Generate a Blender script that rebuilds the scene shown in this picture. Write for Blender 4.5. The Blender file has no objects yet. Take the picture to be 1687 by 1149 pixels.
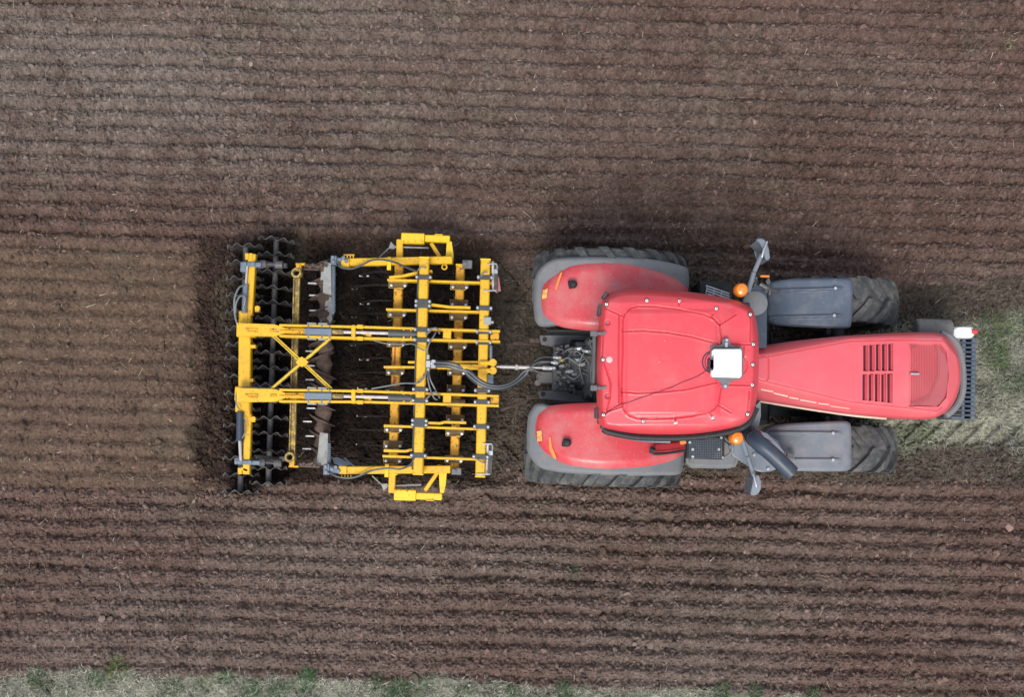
import bpy, bmesh, math, random
import numpy as np
from mathutils import Vector, Matrix
random.seed(7)
rng = np.random.default_rng(11)
R = math.radians
sc = bpy.context.scene
COL = sc.collection

# ------------------------------------------------------------------ camera model (photo pixels <-> places at a real height)
FPX, HC, TILT = 2013.0, 17.0, R(4.1)
CT, ST = math.cos(TILT), math.sin(TILT)

def Pn(px, py, z):
    dx = (px - 843.5) / FPX
    dy = -(py - 574.5) / FPX
    wy, wz = dy * CT + ST, dy * ST - CT
    t = (HC - z) / (-wz)
    return t * dx, t * wy, z + 0 * t

def P(px, py, z):
    x, y, z = Pn(px, py, z)
    return Vector((x, y, z))

def to_px(X, Y, Z):
    z = Z - HC
    yc, zc = Y * CT + z * ST, -Y * ST + z * CT
    return 843.5 + FPX * X / (-zc), 574.5 - FPX * yc / (-zc)

YAW = R(-1.9)
class FR: pass
fr = FR(); fr.loc = Vector((0, 0, 0)); fr.yaw = 0.0; fr.root = None

def L(px, py, z):
    w = P(px, py, z) - fr.loc
    c, s = math.cos(-fr.yaw), math.sin(-fr.yaw)
    return Vector((w.x * c - w.y * s, w.x * s + w.y * c, w.z))

def Ln(px, py, z):
    X, Y, Z = Pn(px, py, z)
    X, Y, Z = X - fr.loc.x, Y - fr.loc.y, Z - fr.loc.z
    c, s = math.cos(-fr.yaw), math.sin(-fr.yaw)
    return X * c - Y * s, X * s + Y * c, Z

def M(n, z):            # n photo pixels as metres at height z
    return n * (HC - z) / FPX

# ------------------------------------------------------------------ objects
def tag(o, label=None, cat=None, group=None, kind=None):
    if label: o['label'] = label
    if cat: o['category'] = cat
    if group: o['group'] = group
    if kind: o['kind'] = kind
    return o

def thing(name, label, cat, px, py, z=0.0, yaw=YAW, group=None):
    o = bpy.data.objects.new(name, None); COL.objects.link(o)
    o.empty_display_size = 0.2
    p = P(px, py, z); o.location = p; o.rotation_euler = (0, 0, yaw)
    tag(o, label, cat, group)
    fr.loc, fr.yaw, fr.root = p, yaw, o
    return o

def finish(me, angle=32):
    me.shade_smooth()
    me.set_sharp_from_angle(angle=R(angle))

def obj(name, bm, m, parent=None, loc=None, rot=None, angle=32, label=None):
    me = bpy.data.meshes.new(name)
    bmesh.ops.recalc_face_normals(bm, faces=bm.faces)
    bm.to_mesh(me); bm.free()
    ms = m if isinstance(m, (list, tuple)) else [m]
    for k in ms: me.materials.append(k)
    finish(me, angle)
    o = bpy.data.objects.new(name, me); COL.objects.link(o)
    if parent is not None: o.parent = parent
    if loc is not None: o.location = loc
    if rot is not None: o.rotation_euler = rot
    if label: o['label'] = label
    return o

def npmesh(name, V, F, m, attr=None, smooth=False):
    """F: (n,k) int array of faces with k corners"""
    me = bpy.data.meshes.new(name)
    n, k = F.shape
    me.vertices.add(len(V)); me.vertices.foreach_set('co', np.ascontiguousarray(V, dtype=np.float32).ravel())
    me.loops.add(n * k); me.loops.foreach_set('vertex_index', np.ascontiguousarray(F, dtype=np.int32).ravel())
    me.polygons.add(n)
    me.polygons.foreach_set('loop_start', np.arange(0, n * k, k, dtype=np.int32))
    me.polygons.foreach_set('loop_total', np.full(n, k, dtype=np.int32))
    me.polygons.foreach_set('use_smooth', np.full(n, bool(smooth)))
    if attr is not None:
        a = me.attributes.new('tone', 'FLOAT_COLOR', 'POINT')
        C = np.ones((len(V), 4), dtype=np.float32); C[:, :3] = attr
        a.data.foreach_set('color', C.ravel())
    me.update(calc_edges=True)
    me.materials.append(m)
    o = bpy.data.objects.new(name, me); COL.objects.link(o)
    return o

def dup(o, parent=None, loc=None, rot=None, kids=True):
    c = o.copy(); COL.objects.link(c)
    if parent is not None: c.parent = parent
    if loc is not None: c.location = loc
    if rot is not None: c.rotation_euler = rot
    if kids:
        for ch in list(o.children):
            d = dup(ch, c)
    return c

B = bmesh.new

# ------------------------------------------------------------------ shapes
def prof_beam(bm, a, b, w, h, ch=0.008, up=Vector((0, 0, 1))):
    """box beam from a to b, w across, h tall, chamfered long edges and ends"""
    a, b = Vector(a), Vector(b)
    d = (b - a); ln = d.length; d.normalize()
    if abs(d.dot(up)) > 0.98: up = Vector((1, 0, 0))
    s = d.cross(up).normalized(); u = s.cross(d).normalized()
    ch = min(ch, w * .3, h * .3, ln * .3)
    def ring(t, ins):
        W, H = w / 2 - ins, h / 2 - ins
        c = ch
        pts = [(-W + c, -H), (W - c, -H), (W, -H + c), (W, H - c), (W - c, H), (-W + c, H), (-W, H - c), (-W, -H + c)]
        o = a + d * t
        return [bm.verts.new(o + s * x + u * y) for x, y in pts]
    R_ = [ring(0, ch * .6), ring(ch * .6, 0), ring(ln - ch * .6, 0), ring(ln, ch * .6)]
    for r0, r1 in zip(R_, R_[1:]):
        for i in range(8):
            bm.faces.new((r0[i], r0[(i + 1) % 8], r1[(i + 1) % 8], r1[i]))
    bm.faces.new(R_[0][::-1]); bm.faces.new(R_[-1])

def box(bm, c, sx, sy, sz, ch=0.006, rz=0.0, ry=0.0):
    c = Vector(c)
    m = Matrix.Rotation(rz, 3, 'Z') @ Matrix.Rotation(ry, 3, 'Y')
    dx = m @ Vector((1, 0, 0)); up = m @ Vector((0, 0, 1))
    prof_beam(bm, c - dx * sx / 2, c + dx * sx / 2, sy, sz, ch, up)

def pbox(bm, x0, y0, x1, y1, z0, z1, ch=0.006):
    """box over a photo rectangle whose top face is at z1"""
    a, b = L(x0, y0, z1), L(x1, y1, z1)
    box(bm, ((a.x + b.x) / 2, (a.y + b.y) / 2, (z0 + z1) / 2 - fr.loc.z), abs(a.x - b.x), abs(a.y - b.y), z1 - z0, ch)

def pbeam(bm, p0, p1, wpx, z, h, ch=0.008, z2=None):
    """beam between two photo points, its top at z, wpx photo pixels wide"""
    z2 = z if z2 is None else z2
    a, b = L(p0[0], p0[1], z), L(p1[0], p1[1], z2)
    a.z -= h / 2; b.z -= h / 2
    prof_beam(bm, a, b, M(wpx, z), h, ch)

def tube(bm, pts, r, n=8, cap=True):
    pts = [Vector(p) for p in pts]
    rs = r if isinstance(r, (list, tuple)) else [r] * len(pts)
    rings = []; ref = None
    for i, p in enumerate(pts):
        d = (pts[min(i + 1, len(pts) - 1)] - pts[max(i - 1, 0)]).normalized()
        if ref is None:
            ref = Vector((0, 0, 1)) if abs(d.z) < .9 else Vector((1, 0, 0))
        s = d.cross(ref).normalized(); u = s.cross(d).normalized(); ref = u
        rings.append([bm.verts.new(p + (s * math.cos(2 * math.pi * k / n) + u * math.sin(2 * math.pi * k / n)) * rs[i]) for k in range(n)])
    for r0, r1 in zip(rings, rings[1:]):
        for k in range(n):
            bm.faces.new((r0[k], r0[(k + 1) % n], r1[(k + 1) % n], r1[k]))
    if cap:
        bm.faces.new(rings[0][::-1]); bm.faces.new(rings[-1])

def spline(pts, sub=6):
    pts = [Vector(p) for p in pts]
    out = []
    for i in range(len(pts) - 1):
        p0 = pts[max(i - 1, 0)]; p1 = pts[i]; p2 = pts[i + 1]; p3 = pts[min(i + 2, len(pts) - 1)]
        for k in range(sub):
            t = k / sub
            out.append(0.5 * ((2 * p1) + (p2 - p0) * t + (2 * p0 - 5 * p1 + 4 * p2 - p3) * t * t + (3 * p1 - p0 - 3 * p2 + p3) * t ** 3))
    out.append(pts[-1])
    return out

def hose(bm, pp, r=0.011, sub=7):
    """hose through photo points (px, py, z)"""
    tube(bm, spline([L(*p) for p in pp], sub), r, 7)

def cyl(bm, a, b, r, n=16, r2=None, ch=0.0):
    a, b = Vector(a), Vector(b)
    d = (b - a).normalized(); r2 = r if r2 is None else r2
    if ch:
        tube(bm, [a, a + d * ch, b - d * ch, b], [r - ch, r, r2, r2 - ch], n)
    else:
        tube(bm, [a, b], [r, r2], n)

def lathe(bm, prof, axis='Z', n=32, origin=(0, 0, 0), closed=False):
    """prof: (radius, along axis)"""
    o = Vector(origin); rings = []
    for r, h in prof:
        ring = []
        for k in range(n):
            t = 2 * math.pi * k / n; c, s = math.cos(t) * r, math.sin(t) * r
            v = (c, s, h) if axis == 'Z' else ((c, h, s) if axis == 'Y' else (h, c, s))
            ring.append(bm.verts.new(o + Vector(v)))
        rings.append(ring)
    pairs = list(zip(rings, rings[1:]))
    if closed: pairs.append((rings[-1], rings[0]))
    for r0, r1 in pairs:
        for k in range(n):
            bm.faces.new((r0[k], r0[(k + 1) % n], r1[(k + 1) % n], r1[k]))
    if not closed:
        bm.faces.new(rings[0][::-1]); bm.faces.new(rings[-1])

def plate(bm, poly, z0, z1, bev=0.004):
    """prism over a photo polygon [(px,py)], top at z1"""
    top = [L(x, y, z1) for x, y in poly]
    c = sum(top, Vector()) / len(top)
    v1 = [bm.verts.new(p) for p in top]
    v0 = [bm.verts.new(Vector((p.x, p.y, z0 - fr.loc.z))) for p in top]
    f = bm.faces.new(v1); bm.faces.new(v0[::-1])
    n = len(poly)
    for i in range(n):
        bm.faces.new((v0[i], v0[(i + 1) % n], v1[(i + 1) % n], v1[i]))

def seg_dist(px, py, line):
    """distance in photo pixels to a polyline"""
    best = np.full(px.shape, 1e9)
    for (x0, y0), (x1, y1) in zip(line, line[1:]):
        vx, vy = x1 - x0, y1 - y0
        l2 = vx * vx + vy * vy + 1e-9
        t = np.clip(((px - x0) * vx + (py - y0) * vy) / l2, 0, 1)
        best = np.minimum(best, np.hypot(px - x0 - t * vx, py - y0 - t * vy))
    return best

def smooth_poly(pts, sub=5):
    return [(v.x, v.y) for v in spline([Vector((x, y, 0)) for x, y in pts], sub)]

def sm(a, b, x):
    t = np.clip((x - a) / (b - a + 1e-12), 0, 1)
    return t * t * (3 - 2 * t)

def shell(name, top, bot, zfun, mat, parent, nx=80, ny=50, skirt=0.08, zref=2.0, angle=38, label=None):
    """body panel: outline given by its two edges in the photo, heights by zfun(px, py, edge distance)"""
    top = smooth_poly(top); bot = smooth_poly(bot)
    tx, ty = np.array([p[0] for p in top]), np.array([p[1] for p in top])
    bx, by = np.array([p[0] for p in bot]), np.array([p[1] for p in bot])
    x0, x1 = max(tx.min(), bx.min()), min(tx.max(), bx.max())
    u = np.linspace(0, 1, nx)
    u = 0.45 * u + 0.55 * (0.5 - 0.5 * np.cos(np.pi * u))
    xs = x0 + 0.25 + (x1 - x0 - 0.5) * u
    o1 = np.argsort(tx, kind='stable'); o2 = np.argsort(bx, kind='stable')
    y0 = np.interp(xs, tx[o1], ty[o1]); y1 = np.interp(xs, bx[o2], by[o2])
    t = np.linspace(0, 1, ny); t = 0.6 * t + 0.4 * (0.5 - 0.5 * np.cos(np.pi * t))
    PX = np.repeat(xs[:, None], ny, 1); PY = y0[:, None] + (y1 - y0)[:, None] * t[None]
    line = list(zip(xs, y0)) + list(zip(xs[::-1], y1[::-1])); line.append(line[0])
    ED = seg_dist(PX, PY, line)
    Z = zfun(PX, PY, ED)
    X, Y, Zl = Ln(PX, PY, Z)
    V = np.stack([X, Y, Zl], -1).reshape(-1, 3)
    idx = np.arange(nx * ny).reshape(nx, ny)
    q = np.stack([idx[:-1, :-1], idx[:-1, 1:], idx[1:, 1:], idx[1:, :-1]], -1).reshape(-1, 4)
    loop = np.concatenate([idx[:, 0], idx[-1, 1:], idx[-2::-1, -1], idx[0, -2:0:-1]])
    low = V[loop].copy(); low[:, 2] -= skirt
    nb = len(V); k = np.arange(len(loop)); k2 = (k + 1) % len(loop)
    sk = np.stack([loop[k], loop[k2], nb + k2, nb + k], -1)
    me = bpy.data.meshes.new(name)
    me.from_pydata(np.vstack([V, low]).tolist(), [], np.vstack([q, sk]).tolist())
    me.materials.append(mat)
    bm = bmesh.new(); bm.from_mesh(me); bmesh.ops.recalc_face_normals(bm, faces=bm.faces)
    if sum(f.normal.z * f.calc_area() for f in bm.faces) < 0: bmesh.ops.reverse_faces(bm, faces=bm.faces)
    bm.to_mesh(me); bm.free()
    finish(me, angle)
    o = bpy.data.objects.new(name, me); COL.objects.link(o); o.parent = parent
    if label: o['label'] = label
    return o

# ------------------------------------------------------------------ materials
def nd(nt, t, **k):
    n = nt.nodes.new(t)
    for a, v in k.items():
        if a in ('operation', 'blend_type', 'data_type', 'noise_dimensions', 'feature', 'wave_type', 'bands_direction', 'attribute_name'): setattr(n, a, v)
        else: n.inputs[a.replace('_', ' ')].default_value = v
    return n

def mat(name, col, rough=0.5, metal=0.0, coat=0.0, dirt=None, dirt_lo=0.5, dirt_hi=0.7, dscale=6.0, var=0.12, vscale=3.0, bump=0.0, bscale=60.0, emit=None, spec=0.5, drough=0.9, damt=0.8, fleck=None, fthr=0.66, fscale=45.0):
    m = bpy.data.materials.new(name); m.use_nodes = True
    nt = m.node_tree; nt.nodes.clear(); lk = nt.links.new
    out = nd(nt, 'ShaderNodeOutputMaterial'); b = nd(nt, 'ShaderNodeBsdfPrincipled')
    lk(b.outputs[0], out.inputs[0])
    b.inputs['Roughness'].default_value = rough; b.inputs['Metallic'].default_value = metal
    b.inputs['Coat Weight'].default_value = coat; b.inputs['Coat Roughness'].default_value = 0.15
    b.inputs['Specular IOR Level'].default_value = spec
    tc = nd(nt, 'ShaderNodeNewGeometry')
    base = nd(nt, 'ShaderNodeRGB'); base.outputs[0].default_value = (*col, 1)
    n1 = nd(nt, 'ShaderNodeTexNoise', Scale=vscale, Detail=5.0, Roughness=0.6); lk(tc.outputs['Position'], n1.inputs['Vector'])
    mr = nd(nt, 'ShaderNodeMapRange'); lk(n1.outputs['Fac'], mr.inputs['Value'])
    mr.inputs['From Min'].default_value = 0.3; mr.inputs['From Max'].default_value = 0.7
    mr.inputs['To Min'].default_value = 1 - var; mr.inputs['To Max'].default_value = 1 + var
    mx = nd(nt, 'ShaderNodeMix', data_type='RGBA', blend_type='MULTIPLY'); mx.inputs[0].default_value = 1.0
    lk(base.outputs[0], mx.inputs[6]); lk(mr.outputs[0], mx.inputs[7])
    cur = mx.outputs[2]; rsock = None
    if dirt:
        n2 = nd(nt, 'ShaderNodeTexNoise', Scale=dscale, Detail=8.0, Roughness=0.65); lk(tc.outputs['Position'], n2.inputs['Vector'])
        r2 = nd(nt, 'ShaderNodeMapRange'); lk(n2.outputs['Fac'], r2.inputs['Value'])
        r2.inputs['From Min'].default_value = dirt_lo; r2.inputs['From Max'].default_value = dirt_hi
        r2.inputs['To Max'].default_value = damt
        m2 = nd(nt, 'ShaderNodeMix', data_type='RGBA'); lk(r2.outputs[0], m2.inputs[0]); lk(cur, m2.inputs[6])
        m2.inputs[7].default_value = (*dirt, 1); cur = m2.outputs[2]
        r3 = nd(nt, 'ShaderNodeMapRange'); lk(r2.outputs[0], r3.inputs['Value'])
        r3.inputs['To Min'].default_value = rough; r3.inputs['To Max'].default_value = drough
        lk(r3.outputs[0], b.inputs['Roughness'])
        if metal:
            r4 = nd(nt, 'ShaderNodeMapRange'); lk(r2.outputs[0], r4.inputs['Value'])
            r4.inputs['To Min'].default_value = metal; r4.inputs['To Max'].default_value = 0.0
            lk(r4.outputs[0], b.inputs['Metallic'])
    if fleck:          # chips, splashes and specks
        n5 = nd(nt, 'ShaderNodeTexNoise', Scale=fscale, Detail=3.0, Roughness=0.6); lk(tc.outputs['Position'], n5.inputs['Vector'])
        r5 = nd(nt, 'ShaderNodeMapRange'); lk(n5.outputs['Fac'], r5.inputs['Value'])
        r5.inputs['From Min'].default_value = fthr; r5.inputs['From Max'].default_value = fthr + .04; r5.inputs['To Max'].default_value = .8
        m5 = nd(nt, 'ShaderNodeMix', data_type='RGBA'); lk(r5.outputs[0], m5.inputs[0]); lk(cur, m5.inputs[6])
        m5.inputs[7].default_value = (*fleck, 1); cur = m5.outputs[2]
    lk(cur, b.inputs['Base Color'])
    if bump:
        n3 = nd(nt, 'ShaderNodeTexNoise', Scale=bscale, Detail=4.0); lk(tc.outputs['Position'], n3.inputs['Vector'])
        bp = nd(nt, 'ShaderNodeBump', Strength=bump, Distance=0.01); lk(n3.outputs['Fac'], bp.inputs['Height']); lk(bp.outputs[0], b.inputs['Normal'])
    if emit:
        b.inputs['Emission Color'].default_value = (*emit, 1)
    return m

DUST = (0.27, 0.21, 0.17); SOIL = (0.075, 0.052, 0.042)
mRED = mat('red_paint', (0.64, 0.055, 0.072), 0.36, coat=0.35, dirt=(0.42, 0.20, 0.19), dirt_lo=0.50, dirt_hi=0.85, dscale=2.2, var=0.05, drough=0.65, damt=0.5, fleck=(0.50, 0.30, 0.28), fthr=0.70, fscale=38)
mREDF = mat('dusty_red_paint', (0.56, 0.042, 0.055), 0.36, coat=0.25, dirt=(0.42, 0.27, 0.255), dirt_lo=0.40, dirt_hi=0.76, dscale=2.2, var=0.06, drough=0.7, damt=0.62, fleck=(0.33, 0.21, 0.17), fthr=0.635, fscale=34)
mHOOD = mat('hood_red_paint', (0.66, 0.095, 0.115), 0.34, coat=0.45, dirt=(0.50, 0.22, 0.22), dirt_lo=0.45, dirt_hi=0.85, dscale=1.3, var=0.04, drough=0.5, damt=0.5)
mREDD = mat('dark_red_plastic', (0.32, 0.012, 0.02), 0.5)
mGREY = mat('grey_flare_plastic', (0.15, 0.165, 0.18), 0.6, dirt=DUST, dirt_lo=0.42, dirt_hi=0.75, dscale=5, var=0.1, damt=0.6, fleck=(0.13, 0.10, 0.08), fthr=0.63, fscale=28)
mFEND = mat('blue_grey_fender_plastic', (0.075, 0.098, 0.135), 0.42, dirt=(0.26, 0.25, 0.25), dirt_lo=0.5, dirt_hi=0.8, dscale=5, var=0.12, damt=0.45, fleck=(0.20, 0.18, 0.16), fthr=0.66, fscale=32)
mDARK = mat('charcoal_plastic', (0.035, 0.042, 0.050), 0.5, dirt=DUST, dirt_lo=0.5, dirt_hi=0.8, dscale=7, damt=0.4)
mPIPE = mat('slate_exhaust_paint', (0.035, 0.050, 0.075), 0.4, dirt=DUST, dirt_lo=0.55, dirt_hi=0.85, dscale=7, damt=0.3)
mARM = mat('mirror_grey_plastic', (0.17, 0.20, 0.235), 0.45, dirt=DUST, dirt_lo=0.5, dirt_hi=0.8, dscale=9, damt=0.4)
mBLACK = mat('black_rubber_trim', (0.012, 0.013, 0.015), 0.6, dirt=DUST, dirt_lo=0.55, dirt_hi=0.9, dscale=12, damt=0.25)
mTYRE = mat('tyre_rubber', (0.048, 0.053, 0.056), 0.75, dirt=(0.17, 0.155, 0.14), dirt_lo=0.45, dirt_hi=0.66, dscale=9, var=0.2, bump=0.25, bscale=90, damt=0.65)
mRIM = mat('rim_paint', (0.35, 0.33, 0.30), 0.5, dirt=DUST, dscale=5)
mSTEEL = mat('grimy_steel', (0.10, 0.105, 0.115), 0.5, metal=0.4, dirt=(0.10, 0.085, 0.07), dirt_lo=0.4, dirt_hi=0.65, dscale=12, var=0.2)
mLINK = mat('grey_link_paint', (0.13, 0.14, 0.16), 0.5, dirt=(0.12, 0.10, 0.085), dirt_lo=0.42, dirt_hi=0.7, dscale=9, var=0.15)
mSILV = mat('bright_zinc', (0.50, 0.53, 0.56), 0.3, metal=0.55, dirt=DUST, dirt_lo=0.55, dirt_hi=0.8, dscale=14, damt=0.5)
mBLUE = mat('blue_grey_metal', (0.14, 0.185, 0.235), 0.4, metal=0.2, dirt=DUST, dirt_lo=0.5, dirt_hi=0.75, dscale=14, damt=0.5)
mWORN = mat('worn_bright_steel', (0.70, 0.70, 0.72), 0.35, metal=0.3, var=0.15)
mDISC = mat('disc_steel', (0.16, 0.165, 0.17), 0.45, metal=0.4, dirt=SOIL, dirt_lo=0.42, dirt_hi=0.6, dscale=11, var=0.2, damt=0.9)
mEDGE = mat('dusty_grey_plate', (0.30, 0.32, 0.31), 0.6, dirt=(0.17, 0.13, 0.10), dirt_lo=0.48, dirt_hi=0.72, dscale=9, var=0.12, damt=0.7)
mMUD = mat('soil_coated_steel', (0.115, 0.080, 0.062), 0.9, dirt=(0.05, 0.035, 0.03), dirt_lo=0.45, dirt_hi=0.65, dscale=14, var=0.2, bump=0.5, bscale=40)
mYEL = mat('yellow_paint', (0.71, 0.405, 0.009), 0.40, coat=0.15, dirt=(0.36, 0.20, 0.03), dirt_lo=0.50, dirt_hi=0.78, dscale=8, var=0.08, drough=0.8, damt=0.7, fleck=(0.12, 0.07, 0.035), fthr=0.635, fscale=34)
mYELL = mat('worn_yellow_paint', (0.67, 0.345, 0.008), 0.45, dirt=(0.20, 0.10, 0.03), dirt_lo=0.52, dirt_hi=0.70, dscale=10, var=0.12, drough=0.85, damt=0.8, fleck=(0.09, 0.05, 0.03), fthr=0.575, fscale=19)
mHOLD = mat('grimy_holder_paint', (0.16, 0.10, 0.03), 0.7, dirt=(0.07, 0.05, 0.04), dirt_lo=0.4, dirt_hi=0.6, dscale=14, var=0.2)
mTINE = mat('dark_tine_steel', (0.022, 0.018, 0.015), 0.9, var=0.2, spec=0.1)
mDBOD = mat('soil_dark_disc_steel', (0.030, 0.026, 0.024), 0.8, dirt=(0.05, 0.038, 0.032), dscale=12)
mYELB = mat('bright_yellow_paint', (0.76, 0.50, 0.014), 0.40, coat=0.15, dirt=(0.45, 0.30, 0.05), dirt_lo=0.58, dirt_hi=0.80, dscale=7, var=0.06, damt=0.6, fleck=(0.14, 0.09, 0.04), fthr=0.645, fscale=34)
mYELD = mat('muddy_yellow_paint', (0.50, 0.36, 0.06), 0.6, dirt=(0.16, 0.115, 0.07), dirt_lo=0.38, dirt_hi=0.54, dscale=13, var=0.2, drough=0.95, damt=0.9)
mCLMP = mat('dark_clamp_paint', (0.045, 0.052, 0.055), 0.5, dirt=(0.12, 0.09, 0.06), dirt_lo=0.5, dirt_hi=0.75, dscale=12)
mROD = mat('dull_ram_rod', (0.45, 0.42, 0.42), 0.4, metal=0.2, dirt=DUST, dscale=10)
mHOSE = mat('black_hydraulic_hose', (0.055, 0.062, 0.07), 0.45, var=0.15)
mHOSEG = mat('grey_dusty_hose', (0.16, 0.175, 0.185), 0.5, var=0.15)
mWHITE = mat('white_plastic', (0.82, 0.84, 0.84), 0.45, dirt=(0.55, 0.50, 0.44), dirt_lo=0.55, dirt_hi=0.85, dscale=6, var=0.03, damt=0.4)
mOFFW = mat('scuffed_white_board', (0.58, 0.54, 0.53), 0.6, dirt=DUST, dirt_lo=0.45, dirt_hi=0.7, dscale=10)
mBRED = mat('board_red', (0.45, 0.05, 0.06), 0.6)
mORNG = mat('amber_lens', (0.85, 0.22, 0.012), 0.25, coat=0.5, var=0.06)
mORNK = mat('red_cap_plastic', (0.62, 0.06, 0.06), 0.45)
mSTKR = mat('yellow_sticker', (0.75, 0.50, 0.10), 0.6, dirt=(0.45, 0.14, 0.10), dirt_lo=0.45, dirt_hi=0.55, dscale=45, var=0.1)
mSTKO = mat('orange_reflector', (0.72, 0.23, 0.05), 0.45)
mCREAM = mat('cream_decal', (0.62, 0.52, 0.40), 0.5, var=0.1)
mGLASS = mat('tinted_cab_glass', (0.02, 0.026, 0.03), 0.06, coat=0.5)
mGRIL = mat('hood_mesh_red', (0.40, 0.085, 0.095), 0.6, var=0.06)
mCAN = mat('grey_tank_plastic', (0.15, 0.15, 0.145), 0.6, dirt=DUST, dirt_lo=0.4, dirt_hi=0.75, dscale=8)
# ================================================================== GROUND
def _hash(i, j, seed):
    h = (i.astype(np.int64) * 374761393 + j.astype(np.int64) * 668265263 + seed * 974711) & 0xFFFFFFFF
    h = ((h ^ (h >> 13)) * 1274126177) & 0xFFFFFFFF
    h = (h ^ (h >> 16)) & 0xFFFFFF
    return h.astype(np.float32) / 16777215.0

def vn(x, y, s, seed):
    """value noise 0..1, feature size s metres"""
    x = x / s; y = y / s
    i = np.floor(x); j = np.floor(y); fx = (x - i).astype(np.float32); fy = (y - j).astype(np.float32)
    fx = fx * fx * (3 - 2 * fx); fy = fy * fy * (3 - 2 * fy)
    a = _hash(i, j, seed); b = _hash(i + 1, j, seed); c = _hash(i, j + 1, seed); d = _hash(i + 1, j + 1, seed)
    return (a + (b - a) * fx) * (1 - fy) + (c + (d - c) * fx) * fy

SLOPE = math.tan(R(1.75)); PITCH = 0.2215
S0 = float(P(0, 559, 0).y + P(0, 559, 0).x * SLOPE)

def zones(X, Y):
    """what the soil is at each place: worked strip, unworked sward, verge ... from the ground's own layout"""
    px, py = to_px(X, Y, 0 * X)
    w1 = (vn(X, Y, .9, 3) - .5) * 50 + (vn(X, Y, .25, 4) - .5) * 28 + (vn(X, Y, .08, 5) - .5) * 12
    z = {}
    pyl = py - (px - 843) * 0.030           # across the rows
    verge = sm(-6, 10, py - (1102 + 0.0305 * px) + 0.6 * w1)
    # unworked sward in front of / under the tractor
    sw = sm(-10, 16, (pyl - 508) + 0.8 * w1) * sm(-10, 16, (716 - pyl) + 0.8 * w1) * sm(1395, 1470, px + w1)
    # unworked soil under tractor and up to the implement
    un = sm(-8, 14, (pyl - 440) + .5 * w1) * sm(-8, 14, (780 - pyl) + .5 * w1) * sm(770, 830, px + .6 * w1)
    work = sm(-26, 22, (pyl - 425) + .6 * w1) * sm(-8, 8, (826 - pyl) + .35 * w1) * sm(385, 330, px + .6 * w1)
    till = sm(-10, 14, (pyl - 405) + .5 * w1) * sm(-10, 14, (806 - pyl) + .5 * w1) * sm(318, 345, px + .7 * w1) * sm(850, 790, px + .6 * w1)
    z.update(verge=verge, sw=sw * (1 - verge), un=un, work=work, till=till, px=px, py=py, pyl=pyl, w1=w1)
    return z

def height(X, Y, fade=1.0):
    z = zones(X, Y)
    wob = (vn(X, Y * .5, 1.6, 21) - .5) * .05 + (vn(X, Y, .30, 22) - .5) * .035 + (vn(X, Y, .10, 25) - .5) * .02
    s = (Y + X * SLOPE - S0 + wob) / PITCH
    k = np.round(s); d = (s - k) * PITCH
    d = d + (vn(X, Y, .05, 26) - .5) * .024
    amp = (0.25 + 1.0 * vn(X, k * 7.7, .9, 23)) * (0.45 + .85 * _hash(k, k * 0, 5)) * (.55 + .9 * vn(X, Y, .12, 27))
    groove = np.exp(-(np.abs(d) / .044) ** 2) * amp + .40 * np.exp(-(d / .065) ** 2) * (.4 + .9 * vn(X, k * 3.1, 1.5, 28))
    ridge = .012 * np.cos(2 * np.pi * (s - k) * 1.0)
    soft = np.clip(z['sw'] + z['verge'] + z['un'], 0, 1)
    h = -groove * (.045 + .009 * sm(700, 900, z['py'])) * (.72 + .56 * vn(X, Y, 2.2, 29)) * (1 - soft) * (1 - .75 * z['till']) * (1 - .55 * z['work'])
    h -= ridge * (1 - soft) * (1 - z['till'])
    # clods
    n1 = vn(X, Y, .16, 31); n2 = vn(X, Y, .075, 32); n3 = vn(X, Y, .042, 33); n4 = vn(X, Y, .024, 34)
    c2 = np.abs(n2 - .5) * 2; c3 = 1 - np.abs(n3 - .5) * 2
    rough = 1.0 - .58 * z['work'] + .35 * z['till'] - .2 * z['verge']
    rough *= .75 + .6 * vn(X, Y, 1.3, 35)
    h += rough * ((n1 - .5) * .018 + c2 * .020 + (c3 - .5) * .030 + (n4 - .5) * .030)
    h += soft * (1 - z['un'] * .5) * (n2 - .5) * .05
    h += (vn(X, Y, 3.0, 36) - .5) * .05
    px, py, pyl = z['px'], z['py'], z['pyl']
    # lug prints of an earlier pass beside the sward, right of the tractor
    lug = sm(6, 0, np.abs(pyl - 692) - 15) * sm(1400, 1470, px)
    h -= lug * .055 * sm(.1, .6, np.sin((px + (pyl - 692) * 1.0) * 2 * np.pi / 33) * .5 + .5)
    # smooth wheel tracks just behind the rear wheels
    for c in (470, 760):
        tr = sm(12, 0, np.abs(pyl - c + 4) - 26) * sm(905, 880, px) * sm(812, 835, px)
        h += -tr * (.04 + .06 * sm(.3, .8, np.sin((px + np.abs(pyl - c) * .9) * 2 * np.pi / 45) * .5 + .5))
    # soil thrown up around the rear roller
    ring = sm(70, 0, np.abs(px - 345) + .5 * z['w1']) * sm(390, 420, pyl) * sm(830, 800, pyl)
    h += ring * (n2 - .45) * .07
    h -= z['till'] * .075 * (1 + .5 * (n1 - .5))
    return h * fade, z

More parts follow.
